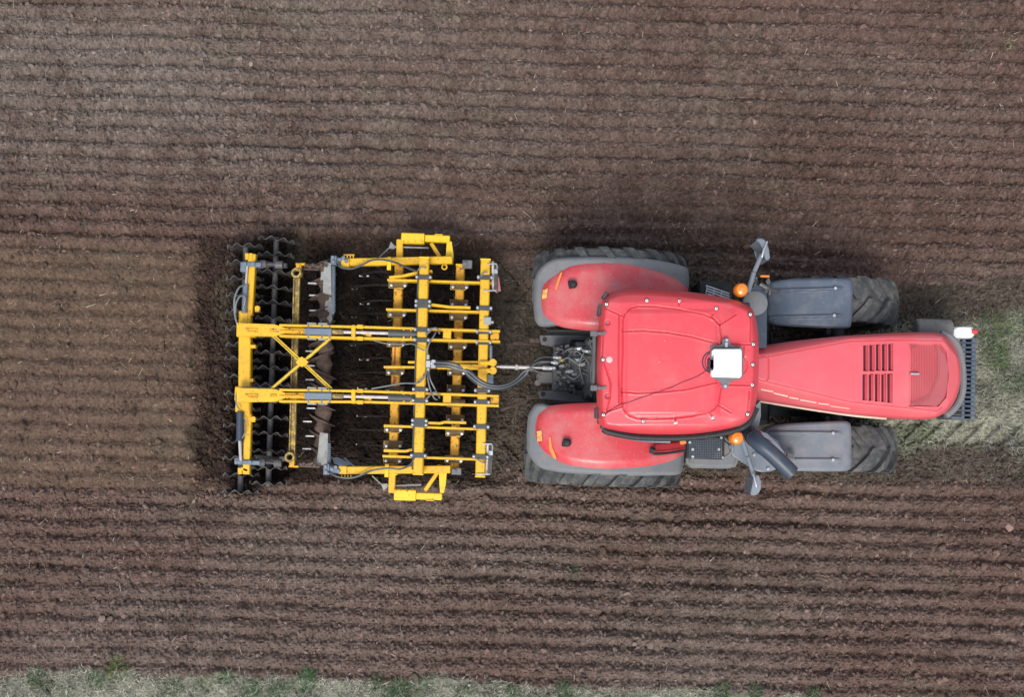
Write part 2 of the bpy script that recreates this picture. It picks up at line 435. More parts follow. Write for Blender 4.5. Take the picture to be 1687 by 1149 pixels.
def soil_tone(X, Y, h, z, fd=1.0):
    px, py = z['px'], z['py']
    a = vn(X, Y * 1.6, 2.6, 41); b = vn(X * .5, Y * 1.4, .8, 42); c = vn(X, Y, .22, 43); e = vn(X, Y, .05, 44); g = vn(X, Y, .022, 45)
    c = .5 + (c - .5) * fd; e = .5 + (e - .5) * fd; g = .5 + (g - .5) * fd; b = .5 + (b - .5) * np.sqrt(fd)
    dry = np.array([.178, .145, .123]); red = np.array([.142, .092, .075]); moist = np.array([.082, .050, .038]); warm = np.array([.124, .083, .058])
    wl = sm(1150, 100, px) * sm(430, 260, py)                      # drier ground to the upper left
    low = sm(860, 980, py)
    t = np.clip(.10 + .68 * wl + .16 * low + (a - .5) * .6 + (b - .5) * .45, 0, 1)[:, None]
    C = red * (1 - t) + dry * t
    m = np.clip((c - .45) * .9 + (vn(X * .45, Y, 1.0, 46) - .5) * .7, 0, .45)[:, None]
    C = C * (1 - m) + moist * m
    w = (z['work'] * (.88 + .4 * (b - .5)))[:, None]; w = np.clip(w, 0, 1)
    C = C * (1 - w) + (warm * (.86 + .28 * c[:, None])) * w
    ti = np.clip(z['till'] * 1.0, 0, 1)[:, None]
    C = C * (1 - ti) + np.array([.024, .016, .012]) * (.6 + .8 * c[:, None]) * ti  # moist stirred soil, darkened further with the shade under the implement
    rr = (sm(62, 5, np.abs(px - 356) + .4 * z['w1']) * sm(385, 420, z['pyl']) * sm(835, 800, z['pyl']) * .75)[:, None]
    C = C * (1 - rr) + moist * .75 * rr
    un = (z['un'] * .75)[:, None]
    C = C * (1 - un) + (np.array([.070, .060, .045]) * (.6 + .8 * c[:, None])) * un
    # soft shadow of the rig, painted into the soil along its upper side
    ed = (sm(40, 6, np.abs(z['pyl'] - 405) + .4 * z['w1']) * sm(380, 560, px) * sm(1330, 1100, px) * .6)[:, None]
    C = C * (1 - ed) + moist * .85 * ed
    sw = np.clip(z['sw'] + z['verge'], 0, 1)[:, None]
    gr = np.array([.205, .205, .155]) * (.45 + .9 * c[:, None]) * (.7 + .6 * b[:, None])
    gn = np.clip((vn(X, Y, .38, 47) - .60) * 4, 0, .5)[:, None]
    gr = gr * (1 - gn) + np.array([.10, .125, .07]) * (.7 + .6 * c[:, None]) * gn
    C = C * (1 - sw) + gr * sw
    # lichen-green and ochre patches in the bare soil
    gp = np.clip((vn(X, Y, .5, 48) - .82) * 4, 0, .16)[:, None] * (1 - sw)
    C = C * (1 - gp) + np.array([.115, .118, .075]) * gp
    C = C * (.40 + .32 * e + .54 * g)[:, None]
    pale = (g > .93) & (e > .45)
    C[pale] *= 1.45
    return C

def build_ground():
    st = 0.0145
    xs = np.arange(-9.2, 9.2, st); ys = np.arange(-5.6, 8.2, st)
    grow = st * np.cumsum(1.16 ** np.arange(1, 60)); grow = grow[grow < 600]
    xs = np.concatenate([xs[0] - grow[::-1], xs, xs[-1] + grow]); ys = np.concatenate([ys[0] - grow[::-1], ys, ys[-1] + grow])
    nx, ny = len(xs), len(ys)
    X, Y = np.meshgrid(xs, ys, indexing='ij'); X = X.ravel(); Y = Y.ravel()
    far = np.maximum(np.maximum(np.abs(X) - 9.2, 0), np.maximum(Y - 8.2, np.maximum(-5.6 - Y, 0)))
    h, z = height(X, Y, np.clip(1 - far / 5, 0, 1))
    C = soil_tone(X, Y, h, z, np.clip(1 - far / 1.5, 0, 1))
    idx = np.arange(nx * ny).reshape(nx, ny)
    F = np.stack([idx[:-1, :-1], idx[1:, :-1], idx[1:, 1:], idx[:-1, 1:]], -1).reshape(-1, 4)
    m = bpy.data.materials.new('tilled_soil'); m.use_nodes = True
    nt = m.node_tree; nt.nodes.clear(); lk = nt.links.new
    out = nd(nt, 'ShaderNodeOutputMaterial'); b = nd(nt, 'ShaderNodeBsdfPrincipled', Roughness=.95)
    b.inputs['Specular IOR Level'].default_value = .2
    at = nd(nt, 'ShaderNodeAttribute', attribute_name='tone')
    g = nd(nt, 'ShaderNodeNewGeometry')
    n = nd(nt, 'ShaderNodeTexNoise', Scale=95.0, Detail=6.0, Roughness=.7); lk(g.outputs['Position'], n.inputs['Vector'])
    mr = nd(nt, 'ShaderNodeMapRange'); lk(n.outputs['Fac'], mr.inputs['Value'])
    for k, v in (('From Min', .28), ('From Max', .72), ('To Min', .45), ('To Max', 1.55)): mr.inputs[k].default_value = v
    mx = nd(nt, 'ShaderNodeMix', data_type='RGBA', blend_type='MULTIPLY'); mx.inputs[0].default_value = 1
    lk(at.outputs['Color'], mx.inputs[6]); lk(mr.outputs[0], mx.inputs[7]); lk(mx.outputs[2], b.inputs['Base Color'])
    bp = nd(nt, 'ShaderNodeBump', Strength=.6, Distance=.012); lk(n.outputs['Fac'], bp.inputs['Height']); lk(bp.outputs[0], b.inputs['Normal'])
    lk(b.outputs[0], out.inputs[0])
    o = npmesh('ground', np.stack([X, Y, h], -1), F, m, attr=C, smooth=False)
    tag(o, kind='structure')
    return o
build_ground()

def attr_mat(name, rough=.9):
    m = bpy.data.materials.new(name); m.use_nodes = True
    nt = m.node_tree; b = nt.nodes['Principled BSDF']; b.inputs['Roughness'].default_value = rough
    b.inputs['Specular IOR Level'].default_value = .2
    at = nd(nt, 'ShaderNodeAttribute', attribute_name='tone'); g = nd(nt, 'ShaderNodeNewGeometry')
    n = nd(nt, 'ShaderNodeTexNoise', Scale=70.0, Detail=3.0); nt.links.new(g.outputs['Position'], n.inputs['Vector'])
    mr = nd(nt, 'ShaderNodeMapRange'); nt.links.new(n.outputs['Fac'], mr.inputs['Value'])
    mr.inputs['To Min'].default_value = .6; mr.inputs['To Max'].default_value = 1.4
    mx = nd(nt, 'ShaderNodeMix', data_type='RGBA', blend_type='MULTIPLY'); mx.inputs[0].default_value = 1
    nt.links.new(at.outputs['Color'], mx.inputs[6]); nt.links.new(mr.outputs[0], mx.inputs[7])
    nt.links.new(mx.outputs[2], b.inputs['Base Color'])
    return m
mCLOD = attr_mat('soil_clod'); mSTRAW = attr_mat('dry_straw', .7); mGRASS = attr_mat('grass_blade', .7)

def clods(n):
    ph = (1 + 5 ** .5) / 2
    ico = np.array([(-1, ph, 0), (1, ph, 0), (-1, -ph, 0), (1, -ph, 0), (0, -1, ph), (0, 1, ph), (0, -1, -ph), (0, 1, -ph), (ph, 0, -1), (ph, 0, 1), (-ph, 0, -1), (-ph, 0, 1)], float) / 1.9
    fc = np.array([(0, 11, 5), (0, 5, 1), (0, 1, 7), (0, 7, 10), (0, 10, 11), (1, 5, 9), (5, 11, 4), (11, 10, 2), (10, 7, 6), (7, 1, 8), (3, 9, 4), (3, 4, 2), (3, 2, 6), (3, 6, 8), (3, 8, 9), (4, 9, 5), (2, 4, 11), (6, 2, 10), (8, 6, 7), (9, 8, 1)])
    X = rng.uniform(-8.2, 8.2, n); Y = rng.uniform(-4.5, 7.2, n)
    k_ = n // 8; e_ = Pn(rng.uniform(318, 402, k_), rng.uniform(395, 835, k_), 0.0); X[:k_] = e_[0]; Y[:k_] = e_[1]
    h, z = height(X, Y)
    keep = rng.random(n) < (1 - .80 * np.clip(z['sw'] + z['verge'], 0, 1)) * (1 - .45 * z['work']) * (.35 + 1.0 * vn(X, Y, .8, 61))
    X, Y, h = X[keep], Y[keep], h[keep]; z = {k: v[keep] for k, v in z.items()}; n = len(X)
    r = .006 + .026 * rng.random(n) ** 4 + .030 * rng.random(n) ** 26 + .004 * rng.random(n)
    a = rng.uniform(0, 2 * np.pi, n)
    jit = 1 + rng.uniform(-.35, .35, (n, 12, 1))
    V = ico[None] * jit * r[:, None, None] * np.stack([rng.uniform(.8, 1.5, n), rng.uniform(.7, 1.1, n), rng.uniform(.5, .9, n)], -1)[:, None, :]
    ca, sa = np.cos(a)[:, None], np.sin(a)[:, None]
    V = np.stack([V[..., 0] * ca - V[..., 1] * sa, V[..., 0] * sa + V[..., 1] * ca, V[..., 2]], -1)
    V += np.stack([X, Y, h + r * .30], -1)[:, None, :]
    F = (fc[None] + (np.arange(n) * 12)[:, None, None]).reshape(-1, 3)
    C = soil_tone(X, Y, h, z) * rng.uniform(.65, 1.3, (n, 1))
    o = npmesh('soil_clods', V.reshape(-1, 3), F, mCLOD, attr=np.repeat(C, 12, 0))
    tag(o, 'loose brown clods and crumbs strewn over the tilled furrows', 'soil', kind='stuff')
clods(90000)

def blades(name, X, Y, base_h, ln, wd, lift, col, m, label, cat, az=None, curl=.4, kind='stuff'):
    """strips of two quads each"""
    n = len(X); az = rng.uniform(0, 2 * np.pi, n) if az is None else az
    dx, dy = np.cos(az), np.sin(az); sx, sy = -dy, dx
    V = np.zeros((n, 6, 3))
    for k, (t, w) in enumerate(((0, 1), (.55, .8), (1, .15))):
        hx = X + dx * ln * t; hy = Y + dy * ln * t
        hz = base_h + ln * lift * (t - curl * t * t)
        for s in (0, 1):
            sg = (s - .5) * wd * w
            V[:, k * 2 + s] = np.stack([hx + sx * sg, hy + sy * sg, hz + (s - .5) * wd * .5], -1)
    f = np.array([(0, 1, 3, 2), (2, 3, 5, 4)])
    F = (f[None] + (np.arange(n) * 6)[:, None, None]).reshape(-1, 4)
    o = npmesh(name, V.reshape(-1, 3), F, m, attr=np.repeat(col, 6, 0))
    if label: tag(o, label, cat, kind=kind)
    return o

def straw(n):
    X = rng.uniform(-8.2, 8.2, n); Y = rng.uniform(-4.5, 7.2, n)
    keep = rng.random(n) < .25 + 1.1 * np.clip(vn(X, Y, .55, 71) - .45, 0, 1) * 2
    X, Y = X[keep], Y[keep]; n = len(X)
    h, z = height(X, Y)
    ln = rng.uniform(.02, .07, n) + .10 * rng.random(n) ** 4
    C = np.array([.50, .43, .33]) * rng.uniform(.35, 1.35, (n, 1))
    dark = np.clip(z['till'] + z['un'] * .6, 0, 1)[:, None]
    blades('straw_litter', X, Y, h + .012, ln, rng.uniform(.003, .006, n), rng.uniform(-.1, .25, n), C * (1 - .45 * dark), mSTRAW, 'thin pale straw and root bits scattered on the bare soil', 'straw')
straw(5200)

def sward(n):
    X = rng.uniform(-8.2, 8.2, n); Y = np.where(rng.random(n) < .62, rng.uniform(-4.6, -2.6, n), rng.uniform(-2.2, 1.8, n))
    z = zones(X, Y)
    dens = np.clip(z['verge'] + z['sw'] + .40 * z['un'] * sm(800, 850, z['px']) + .25 * sm(60, 0, np.abs(z['pyl'] - 500)) * sm(1380, 1480, z['px']) + .35 * sm(50, 0, np.abs(z['pyl'] - 735)) * sm(1380, 1480, z['px']), 0, 1)
    keep = rng.random(n) < dens * np.clip(-.15 + 1.5 * vn(X, Y, .13, 73) * (.5 + vn(X, Y, .33, 76)), .05, 1)
    X, Y = X[keep], Y[keep]; z = {k: v[keep] for k, v in z.items()}; n = len(X)
    h, _ = height(X, Y)
    g = vn(X, Y, .38, 47) + (rng.random(n) - .5) * .25
    green = (np.clip((g - .60) * 4, 0, 1) * (rng.random(n) < .6))[:, None]
    dry = np.array([.49, .48, .38]) * rng.uniform(.25, 1.25, (n, 1)) * (.65 + .7 * vn(X, Y, .10, 75))[:, None]
    gray = (rng.random((n, 1)) < .35) * .6
    dry = dry * (1 - gray) + np.array([.30, .32, .28]) * rng.uniform(.3, 1.3, (n, 1)) * gray
    C = dry * (1 - green) + np.array([.085, .135, .065]) * rng.uniform(.6, 1.4, (n, 1)) * green
    dk = (z['un'] * (1 - z['sw']))[:, None]
    C = C * (1 - .5 * dk)
    blades('dry_grass', X, Y, h, rng.uniform(.03, .085, n), rng.uniform(.003, .006, n), rng.uniform(.1, .8, n), C, mGRASS, 'bleached dry grass on the unploughed ground by the tractor and along the bottom edge', 'grass')
sward(300000)

def tuft(px, py, rad, label, group=None, n=150, hgt=.11, tone=(.055, .10, .048)):
    p = P(px, py, 0)
    a = rng.uniform(0, 2 * np.pi, n); q = rad * rng.random(n) ** .7 * .95
    X = np.cos(a) * q; Y = np.sin(a) * q
    hh, _ = height(X + p.x, Y + p.y)
    C = np.array(tone) * rng.uniform(.5, 1.7, (n, 1)) * np.where(rng.random((n, 1)) < .25, np.array([1.9, 1.4, 1.2]), 1.0)
    o = blades('grass_tuft', X, Y, hh, rng.uniform(.35, .9, n) * rad * .8, rng.uniform(.003, .007, n), rng.uniform(.4, 1.5, n), C, mGRASS, None, None, az=a + rng.normal(0, 1.1, n))
    o.location = (p.x, p.y, 0)
    tag(o, label, 'grass tuft', group)
VG = 'green grass tufts along the bottom verge'
VL = 'small green grass tuft growing in the pale verge along the bottom edge of the field'
for x, y, r in ((60, 1118, .12), (158, 1122, .13), (285, 1136, .14), (372, 1117, .11), (412, 1140, .12), (425, 1133, .10), (457, 1141, .12), (655, 1134, .13), (765, 1143, .12), (930, 1135, .12), (845, 1140, .10), (1245, 1141, .10), (1190, 1138, .12), (620, 1118, .09), (1340, 1143, .10)):
    tuft(x, y, r, VL, VG)
tuft(192, 1103, .16, 'largest yellow-green tuft at the top border of the verge in the bottom left', tone=(.075, .125, .035))
tuft(508, 1120, .15, 'bright green tuft at the verge border below the left end of the implement', tone=(.035, .13, .045))
tuft(1632, 545, .24, 'broad green tuft on the unploughed grass just ahead of the white canister', n=260, tone=(.075, .115, .055))
tuft(1660, 73, .10, 'lone pale green weed in the furrows of the upper right corner', n=60, tone=(.16, .20, .12))
tuft(945, 942, .11, 'lone dark green weed in the furrows below the tractor rear wheel', n=60, tone=(.07, .12, .07))
tuft(1640, 590, .17, 'second green tuft on the unploughed grass, nearer the slotted front weights', n=160, tone=(.075, .13, .05))
# ================================================================== TRACTOR
T = thing('tractor', 'large red tractor with grey fenders and white roof receiver, towing the yellow implement', 'tractor', 1004, 632, 0.0)

# ---------- wheels (axis along local Y)
def make_wheel(name, Rw, W, nlug, rim_r):
    b = B()
    lathe(b, [(.09, -W * .18), (.17, -W * .18), (.19, -W * .12), (rim_r * .8, -W * .05), (rim_r * .86, W * .05), (.19, W * .02), (.17, W * .1), (.09, W * .1)], 'Y', 36)
    for k in range(10):
        t = 2 * math.pi * k / 10
        cyl(b, (math.cos(t) * .13, -W * .22, math.sin(t) * .13), (math.cos(t) * .13, -W * .17, math.sin(t) * .13), .014, 6)
    w = obj(name, b, mRIM, T)
    b = B()
    lathe(b, [(rim_r, -W * .40), (rim_r + .03, -W * .42), (rim_r + .03, -W * .36), (rim_r - .06, -W * .2), (rim_r - .07, 0), (rim_r - .06, W * .2), (rim_r + .03, W * .36), (rim_r + .03, W * .42), (rim_r, W * .40), (rim_r * .85, W * .1), (rim_r * .85, -W * .1)], 'Y', 48, closed=True)
    obj('rim', b, mRIM, w)
    b = B()
    rc = Rw - .062                                  # carcass radius
    hw = W / 2
    prof = [(rim_r + .01, -hw * .78), (rim_r + .07, -hw * .94), ((rim_r + rc) / 2 + .03, -hw), (rc - .12, -hw * .99), (rc - .045, -hw * .92), (rc - .012, -hw * .6), (rc, -hw * .25), (rc + .002, 0)]
    prof = prof + [(r, -y) for r, y in prof[-2::-1]]
    lathe(b, prof, 'Y', 72)
    # lugs: each a curved bar from the centre line back over the shoulder
    for s in (-1, 1):
        for k in range(nlug):
            th0 = 2 * math.pi * (k + (.5 if s > 0 else 0)) / nlug
            pth = [(-.03, 0.00, Rw), (.25, -.055, Rw - .002), (.55, -.135, Rw - .010), (.82, -.215, Rw - .024), (.985, -.265, Rw - .055), (1.015, -.285, Rw - .13)]
            rings = []
            for f, da, r in pth:
                a = th0 + da * 1.0 / Rw * .98
                wd = (.036 + .022 * max(f, 0)) / Rw     # half width as an angle
                y = s * hw * f
                lo = min(r - .05, rc - .03)
                ring = []
                for aa, rr in ((a - wd * 1.35, lo), (a - wd, r), (a + wd, r), (a + wd * 1.35, lo)):
                    ring.append(b.verts.new((math.cos(-aa) * rr, y, math.sin(-aa) * rr)))
                rings.append(ring)
            for r0, r1 in zip(rings, rings[1:]):
                for i in range(4):
                    b.faces.new((r0[i], r0[(i + 1) % 4], r1[(i + 1) % 4], r1[i]))
            b.faces.new(rings[0]); b.faces.new(rings[-1][::-1])
    obj('tyre', b, mTYRE, w, angle=25)
    return w

RW = make_wheel('rear_wheel', 1.03, .70, 19, .55)
FW = make_wheel('front_wheel', .80, .60, 15, .40)
RW.location = L(1004, 468, 1.0); RW.location.z = .99
p = L(993, 753, 1.0); p.z = .99; dup(RW, T, p, (0, .07, 0))
FW.location = L(1379, 502, 0.80); FW.location.z = .77
p = L(1376, 738, 0.80); p.z = .77; dup(FW, T, p, (0, .11, 0))
rear_y = (L(1004, 468, 1).y, L(993, 753, 1).y); front_y = (L(1379, 502, .8).y, L(1376, 738, .8).y)

# ---------- chassis, axles, belly
b = B()
ra, fa = L(999, 607, 1.0), L(1378, 620, .8)
prof_beam(b, (ra.x - .55, 0, .95), (fa.x + .2, 0, .95), .46, .55, .05)
ym = (rear_y[0] + rear_y[1]) / 2
for v in b.verts: v.co.y += ym
obj('chassis', b, mDARK, T)
b = B(); cyl(b, (ra.x, rear_y[1] + .2, .99), (ra.x, rear_y[0] - .2, .99), .15, 20); box(b, (ra.x, ym, .99), .6, .8, .55, .05)
obj('rear_axle', b, mSTEEL, T)
b = B(); cyl(b, (fa.x, front_y[1] + .15, .77), (fa.x, front_y[0] - .15, .77), .10, 18); box(b, (fa.x, ym, .77), .35, .7, .3, .04)
obj('front_axle', b, mSTEEL, T)
b = B(); qa, qb = L(1262, 619, .8), L(1470, 620, .8); prof_beam(b, (qa.x, ym, .62), (qb.x, ym, .62), 1.02, .5, .06); obj('dark_axle_filler', b, mBLACK, T)  # black box added to darken the gaps between hood and front fenders
b = B(); qa, qb = L(1150, 619, .8), L(1265, 620, .8); prof_beam(b, (qa.x, ym, .75), (qb.x, ym, .75), 1.3, .5, .06); obj('dark_side_filler', b, mBLACK, T)  # black box added to darken the gap under the cab front

# ---------- rear fenders
def zf_rear(c):
    def f(px, py, e):
        u = np.clip((px - c) / 150., -1, 1)
        return 1.46 + .62 * np.sqrt(np.clip(1 - u * u, 0, 1)) - .07 * (1 - np.clip(e / 16, 0, 1)) ** 2
    return f
def zf_flare(c):
    g = zf_rear(c)
    return lambda px, py, e: g(px, py, e * 0 + 99) - .055 - .05 * (1 - np.clip(e / 6, 0, 1)) ** 2
up_top = [(889.5, 496), (889.8, 484), (894, 469), (909, 455), (928, 443), (944, 436), (974, 432.5), (1000, 432), (1028, 433.5), (1059, 439), (1091, 448), (1118, 460.5), (1130, 471), (1133.8, 479)]
up_bot = [(889.5, 496), (889.8, 504), (894, 519), (905, 529.5), (923.5, 538), (944, 542), (984, 545), (1060, 541), (1110, 525), (1130, 500), (1133.8, 479)]
F1 = shell('rear_fender', up_top, up_bot, zf_rear(1004), mREDF, T, 90, 46, .05)
fl_top = [(879, 500), (879.2, 488), (881, 460), (890, 442), (907, 429), (928, 424.5), (986, 423), (1049, 424.6), (1091, 430), (1128, 439.5), (1134.5, 448), (1135.5, 470)]
fl_bot = [(879, 500), (879.6, 513), (882, 528), (889, 536.5), (903, 538), (923, 536), (984, 540), (1060, 536), (1120, 510), (1135.5, 470)]
shell('fender_flare', fl_top, fl_bot, zf_flare(1004), mGREY, F1, 90, 40, .10)
lo_top = [(879.7, 715), (880.0, 702), (883, 688), (890, 678), (905, 669.5), (934, 666), (984, 664), (1060, 666), (1108, 684), (1124, 706), (1128.6, 736)]
lo_bot = [(879.7, 715), (882, 724), (888, 736), (900.6, 750), (923.6, 764), (944, 770), (986, 774.6), (1028, 773.8), (1070, 770), (1101, 763.4), (1120, 755), (1126, 748), (1128.6, 736)]
F2 = shell('rear_fender', lo_top, lo_bot, zf_rear(993), mREDF, T, 90, 46, .05)
fl2_top = [(867.6, 722), (868, 706), (871, 684), (880, 669), (886, 665.6), (896, 665.4), (906, 668), (934, 669), (1060, 670), (1110, 690), (1127.5, 745)]
fl2_bot = [(867.6, 722), (868.6, 744), (880, 763), (894, 773), (923.6, 779), (965, 782), (1028, 784.7), (1091, 784), (1117, 782.6), (1124.5, 774), (1127.5, 745)]
shell('fender_flare', fl2_top, fl2_bot, zf_flare(993), mGREY, F2, 90, 40, .10)
# lights, reflectors, stickers on the rear fenders
def fz(c, px): return float(zf_rear(c)(np.array([px * 1.0]), 0, np.array([99.0]))[0])
def worklight(px, py, c, par, turn):
    z = fz(c, px); p = L(px, py, z)
    b = B()
    box(b, p + Vector((0, 0, .03)), .07, .06, .07, .015, turn)
    box(b, p + Vector((-.035, 0, .05)), .05, .10, .08, .02, turn)
    lathe(b, [(.045, 0), (.05, .02), (.03, .05), (.01, .055)], 'Z', 12, p + Vector((.0, .0, .06)))
    obj('work_light', b, mBLACK, par)
worklight(944, 470, 1004, F1, .2); worklight(934, 730, 993, F2, -.2)
def onplate(name, poly, c, m, par, th=.012):
    b = B()
    zs = [fz(c, x) for x, y in poly]
    v1 = [b.verts.new(L(x, y, z + th)) for (x, y), z in zip(poly, zs)]
    v0 = [b.verts.new(v.co - Vector((0, 0, .03))) for v in v1]
    n = len(v1); b.faces.new(v1); b.faces.new(v0[::-1])
    for i in range(n): b.faces.new((v0[i], v0[(i + 1) % n], v1[(i + 1) % n], v1[i]))
    return obj(name, b, m, par)
onplate('reflector', [(914.5, 476), (918, 463), (923, 450), (926, 448), (925, 454), (920, 468), (917, 478)], 1004, mSTKO, F1)
onplate('reflector', [(904, 721), (907.5, 721), (909, 736), (916, 752), (917, 757), (912, 756), (905, 741)], 993, mSTKO, F2)
onplate('sticker', [(894.5, 478), (902.5, 475.5), (901, 491), (893, 493)], 1004, mSTKR, F1, .010)
onplate('sticker', [(884.5, 711), (892, 709), (893, 727), (885.5, 728)], 993, mSTKR, F2, .010)
# inner walls of the fenders
for (x0, x1, y, par) in ((905, 1120, 545, F1), (905, 1115, 664, F2)):
    b = B(); a, c_ = L(x0, y, 1.6), L(x1, y, 1.6)
    prof_beam(b, (a.x, a.y, 1.30), (c_.x, c_.y, 1.30), .03, .55, .004)
    obj('inner_panel', b, mBLACK, par)
# red door step guard with a black grab bar on the lower fender
b = B(); pbeam(b, (1076, 737), (1128, 733), 17, 2.02, .16, .04, 1.90); G = obj('step_guard', b, mREDD, F2)
b = B(); pbeam(b, (1120, 727), (1130, 725), 13, 1.96, .05, .01); obj('reflector', b, mSTKO, G)
b = B(); hose(b, [(1073, 742, 2.06), (1078, 748, 2.05), (1100, 747, 2.0), (1128, 743, 1.95)], .017); cyl(b, L(1071, 741, 2.08), L(1078, 744, 2.08), .04, 10); obj('grab_bar', b, mBLACK, G)

# ---------- hood
def hood_z(px, py, e):
    base = np.interp(px, [1235, 1320, 1450, 1530, 1562, 1584], [2.17, 2.13, 2.04, 1.97, 1.90, 1.76])
    gu = np.interp(px, [1250, 1400, 1470, 1552, 1585], [590, 562, 560, 561, 600])
    gl = np.interp(px, [1247, 1400, 1543, 1585], [625, 662, 677, 650])
    u = np.clip((gu - py) / 20., 0, 1.2); l = np.clip((py - gl) / 34., 0, 1.2)
    z = base - .20 * u ** 1.6 - .34 * l ** 1.4
    z += .03 * np.cos(np.clip((py - 618) / 60., -1, 1) * 1.5)
    # shut lines
    d = np.minimum(np.abs(py - gu), np.abs(py - gl))
    d = np.minimum(d, seg_dist(px, py, [(1250, 587), (1262, 586), (1266, 592), (1266, 622), (1262, 629), (1248, 624)]))
    d = np.where(px > 1552, 9, d)
    z -= .014 * np.exp(-(d / .9) ** 2)
    # grille recess
    g = (px > 1498) & (px < np.interp(py, [566, 580, 620, 655, 671], [1548, 1559, 1563, 1559, 1545])) & (py > 567.5) & (py < 670)
    z = np.where(g, z - .035, z)
    # louvre openings, two rows of five
    for k in range(5):
        for (yy0, yy1) in ((569.5 - k * .5, 611.5 - k * .2), (617.5 - k * .2, 659.5 + k * 1.0)):
            x0 = 1422.5 + k * 10.3 - (1.5 if yy0 > 600 else 0)
            s = (px > x0) & (px < x0 + 7.5) & (py > yy0) & (py < yy1)
            z = np.where(s, z - .07, z)
    return z - .05 * (1 - np.clip(e / 5, 0, 1)) ** 2
h_top = [(1235, 574), (1250, 571), (1300, 563), (1350, 557.5), (1400, 553), (1440, 550.5), (1480, 548.5), (1530, 547.5), (1550, 550), (1565, 558), (1574, 571), (1580, 590), (1583, 612), (1583.3, 622)]
h_bot = [(1235, 656), (1250, 660), (1300, 668), (1350, 676), (1400, 683), (1440, 687), (1460, 689), (1510, 691.5), (1535, 690), (1553, 683), (1568, 669), (1577, 651), (1582, 632), (1583.3, 622)]
H = shell('hood', h_top, h_bot, hood_z, mHOOD, T, 760, 190, .22, angle=30)
def hz(px, py): return float(hood_z(np.array([float(px)]), np.array([float(py)]), np.array([99.]))[0])
mVENT = mat('vent_dark_red', (.07, .008, .012), .6)
mLOUV = mat('louvre_red', (.46, .035, .055), .45)
for row, (ya, yb) in enumerate(((569, 611.5), (617.3, 660))):
    b = B()
    for k in range(5):
        x0 = 1422.5 + k * 10.3 - (1.5 if row else 0)
        yy0, yy1 = (ya - k * .5 + .6, yb - k * .2 - .6) if row == 0 else (ya - k * .2 + .6, yb + k * 1.0 - .6)
        z = hz(x0 - 1.5, (yy0 + yy1) / 2) - .048
        pbox(b, x0 + .3, yy0, x0 + 7.3, yy1, z - .015, z, .002)
    obj('hood_vent', b, mVENT, H)
    b = B()
    for k in range(5):
        x0 = 1422.5 + k * 10.3 - (1.5 if row else 0)
        yy0, yy1 = (ya - k * .5 + .6, yb - k * .2 - .6) if row == 0 else (ya - k * .2 + .6, yb + k * 1.0 - .6)
        z = hz(x0 - 1.5, (yy0 + yy1) / 2) - .02
        a, c_ = L(x0 + 5.4, yy0, z), L(x0 + 5.4, yy1, z)
        prof_beam(b, a, c_, .030, .014, .003, Vector((-.35, 0, 1)).normalized())
    obj('louvre', b, mLOUV, H)
# front mesh grille
gp = [(1499, 568), (1543, 568.3), (1552, 573), (1558, 585), (1562, 605), (1562.5, 622), (1561, 640), (1557, 655), (1551, 664), (1542, 670), (1500, 667)]
b = B()
v1 = [b.verts.new(L(x, y, hz(x, y) + (.006))) for x, y in gp]; v0 = [b.verts.new(v.co - Vector((0, 0, .02))) for v in v1]
b.faces.new(v1); b.faces.new(v0[::-1])
for i in range(len(gp)): b.faces.new((v0[i], v0[(i + 1) % len(gp)], v1[(i + 1) % len(gp)], v1[i]))
GR = obj('front_grille', b, mGRIL, H)
b = B()
for k in range(22):
    x = 1502 + k * 2.7
    y0 = float(np.interp(x, [1543, 1552, 1558, 1562], [569.5, 574, 586, 606])); y1 = float(np.interp(x, [1500, 1542, 1551, 1557, 1561], [666, 669, 663, 654, 639]))
    if y1 - y0 > 8:
        tube(b, [L(x, y0, hz(x, y0) + .012), L(x, (y0 + y1) / 2, hz(x, 620) + .014), L(x, y1, hz(x, y1) + .012)], .004, 5)
obj('grille_mesh', b, mGRIL, GR)
b = B(); pbeam(b, (1500, 616), (1515, 616.5), 2.6, hz(1508, 616) + .05, .03, .004); obj('hood_latch', b, mSILV, H)
# pale decal along the visible side of the hood: short strokes, as illegible as in the photo
b = B()
for k, (x0, x1, y0, y1, w) in enumerate(((1254, 1274, 642, 646, 2.2), (1275, 1298, 648, 653.5, 2.6), (1300, 1316, 655, 657.8, 2.4), (1318, 1345, 659, 664, 2.0), (1348, 1366, 665, 667, 2.0), (1368, 1400, 669.5, 674, 1.2))):
    a, c_ = L(x0, y0, hz(x0, y0) + .004), L(x1, y1, hz(x1, y1) + .004)
    prof_beam(b, a, c_, M(w, 2), .008, .001)
obj('decal_stripe', b, mCREAM, H)
b = B()
tube(b, spline([L(x, y, hood_z(np.array([x * 1.0]), np.array([y * 1.0]), np.array([0.]))[0] - .10) for x, y in [(1250, 661), (1300, 669.5), (1400, 684.5), (1460, 690)]], 6), .014, 6)
obj('side_trim', b, mCREAM, H)
# grey nose surround under the front of the hood
b = B()
nose = spline([L(x, y, 1.62) for x, y in [(1549, 550), (1566, 556.5), (1577, 570), (1583.5, 592), (1586.5, 622), (1585, 648), (1577, 667), (1566, 679), (1557, 684.5)]], 5)
tube(b, nose, .045, 10)
obj('nose_surround', b, mGREY, H)
# engine block and side panels below the hood
b = B(); a, c_ = L(1262, 618, 1.6), L(1560, 621, 1.4)
prof_beam(b, (a.x, a.y, 1.40), (c_.x, c_.y, 1.40), .52, .70, .04)
obj('engine', b, mDARK, T)

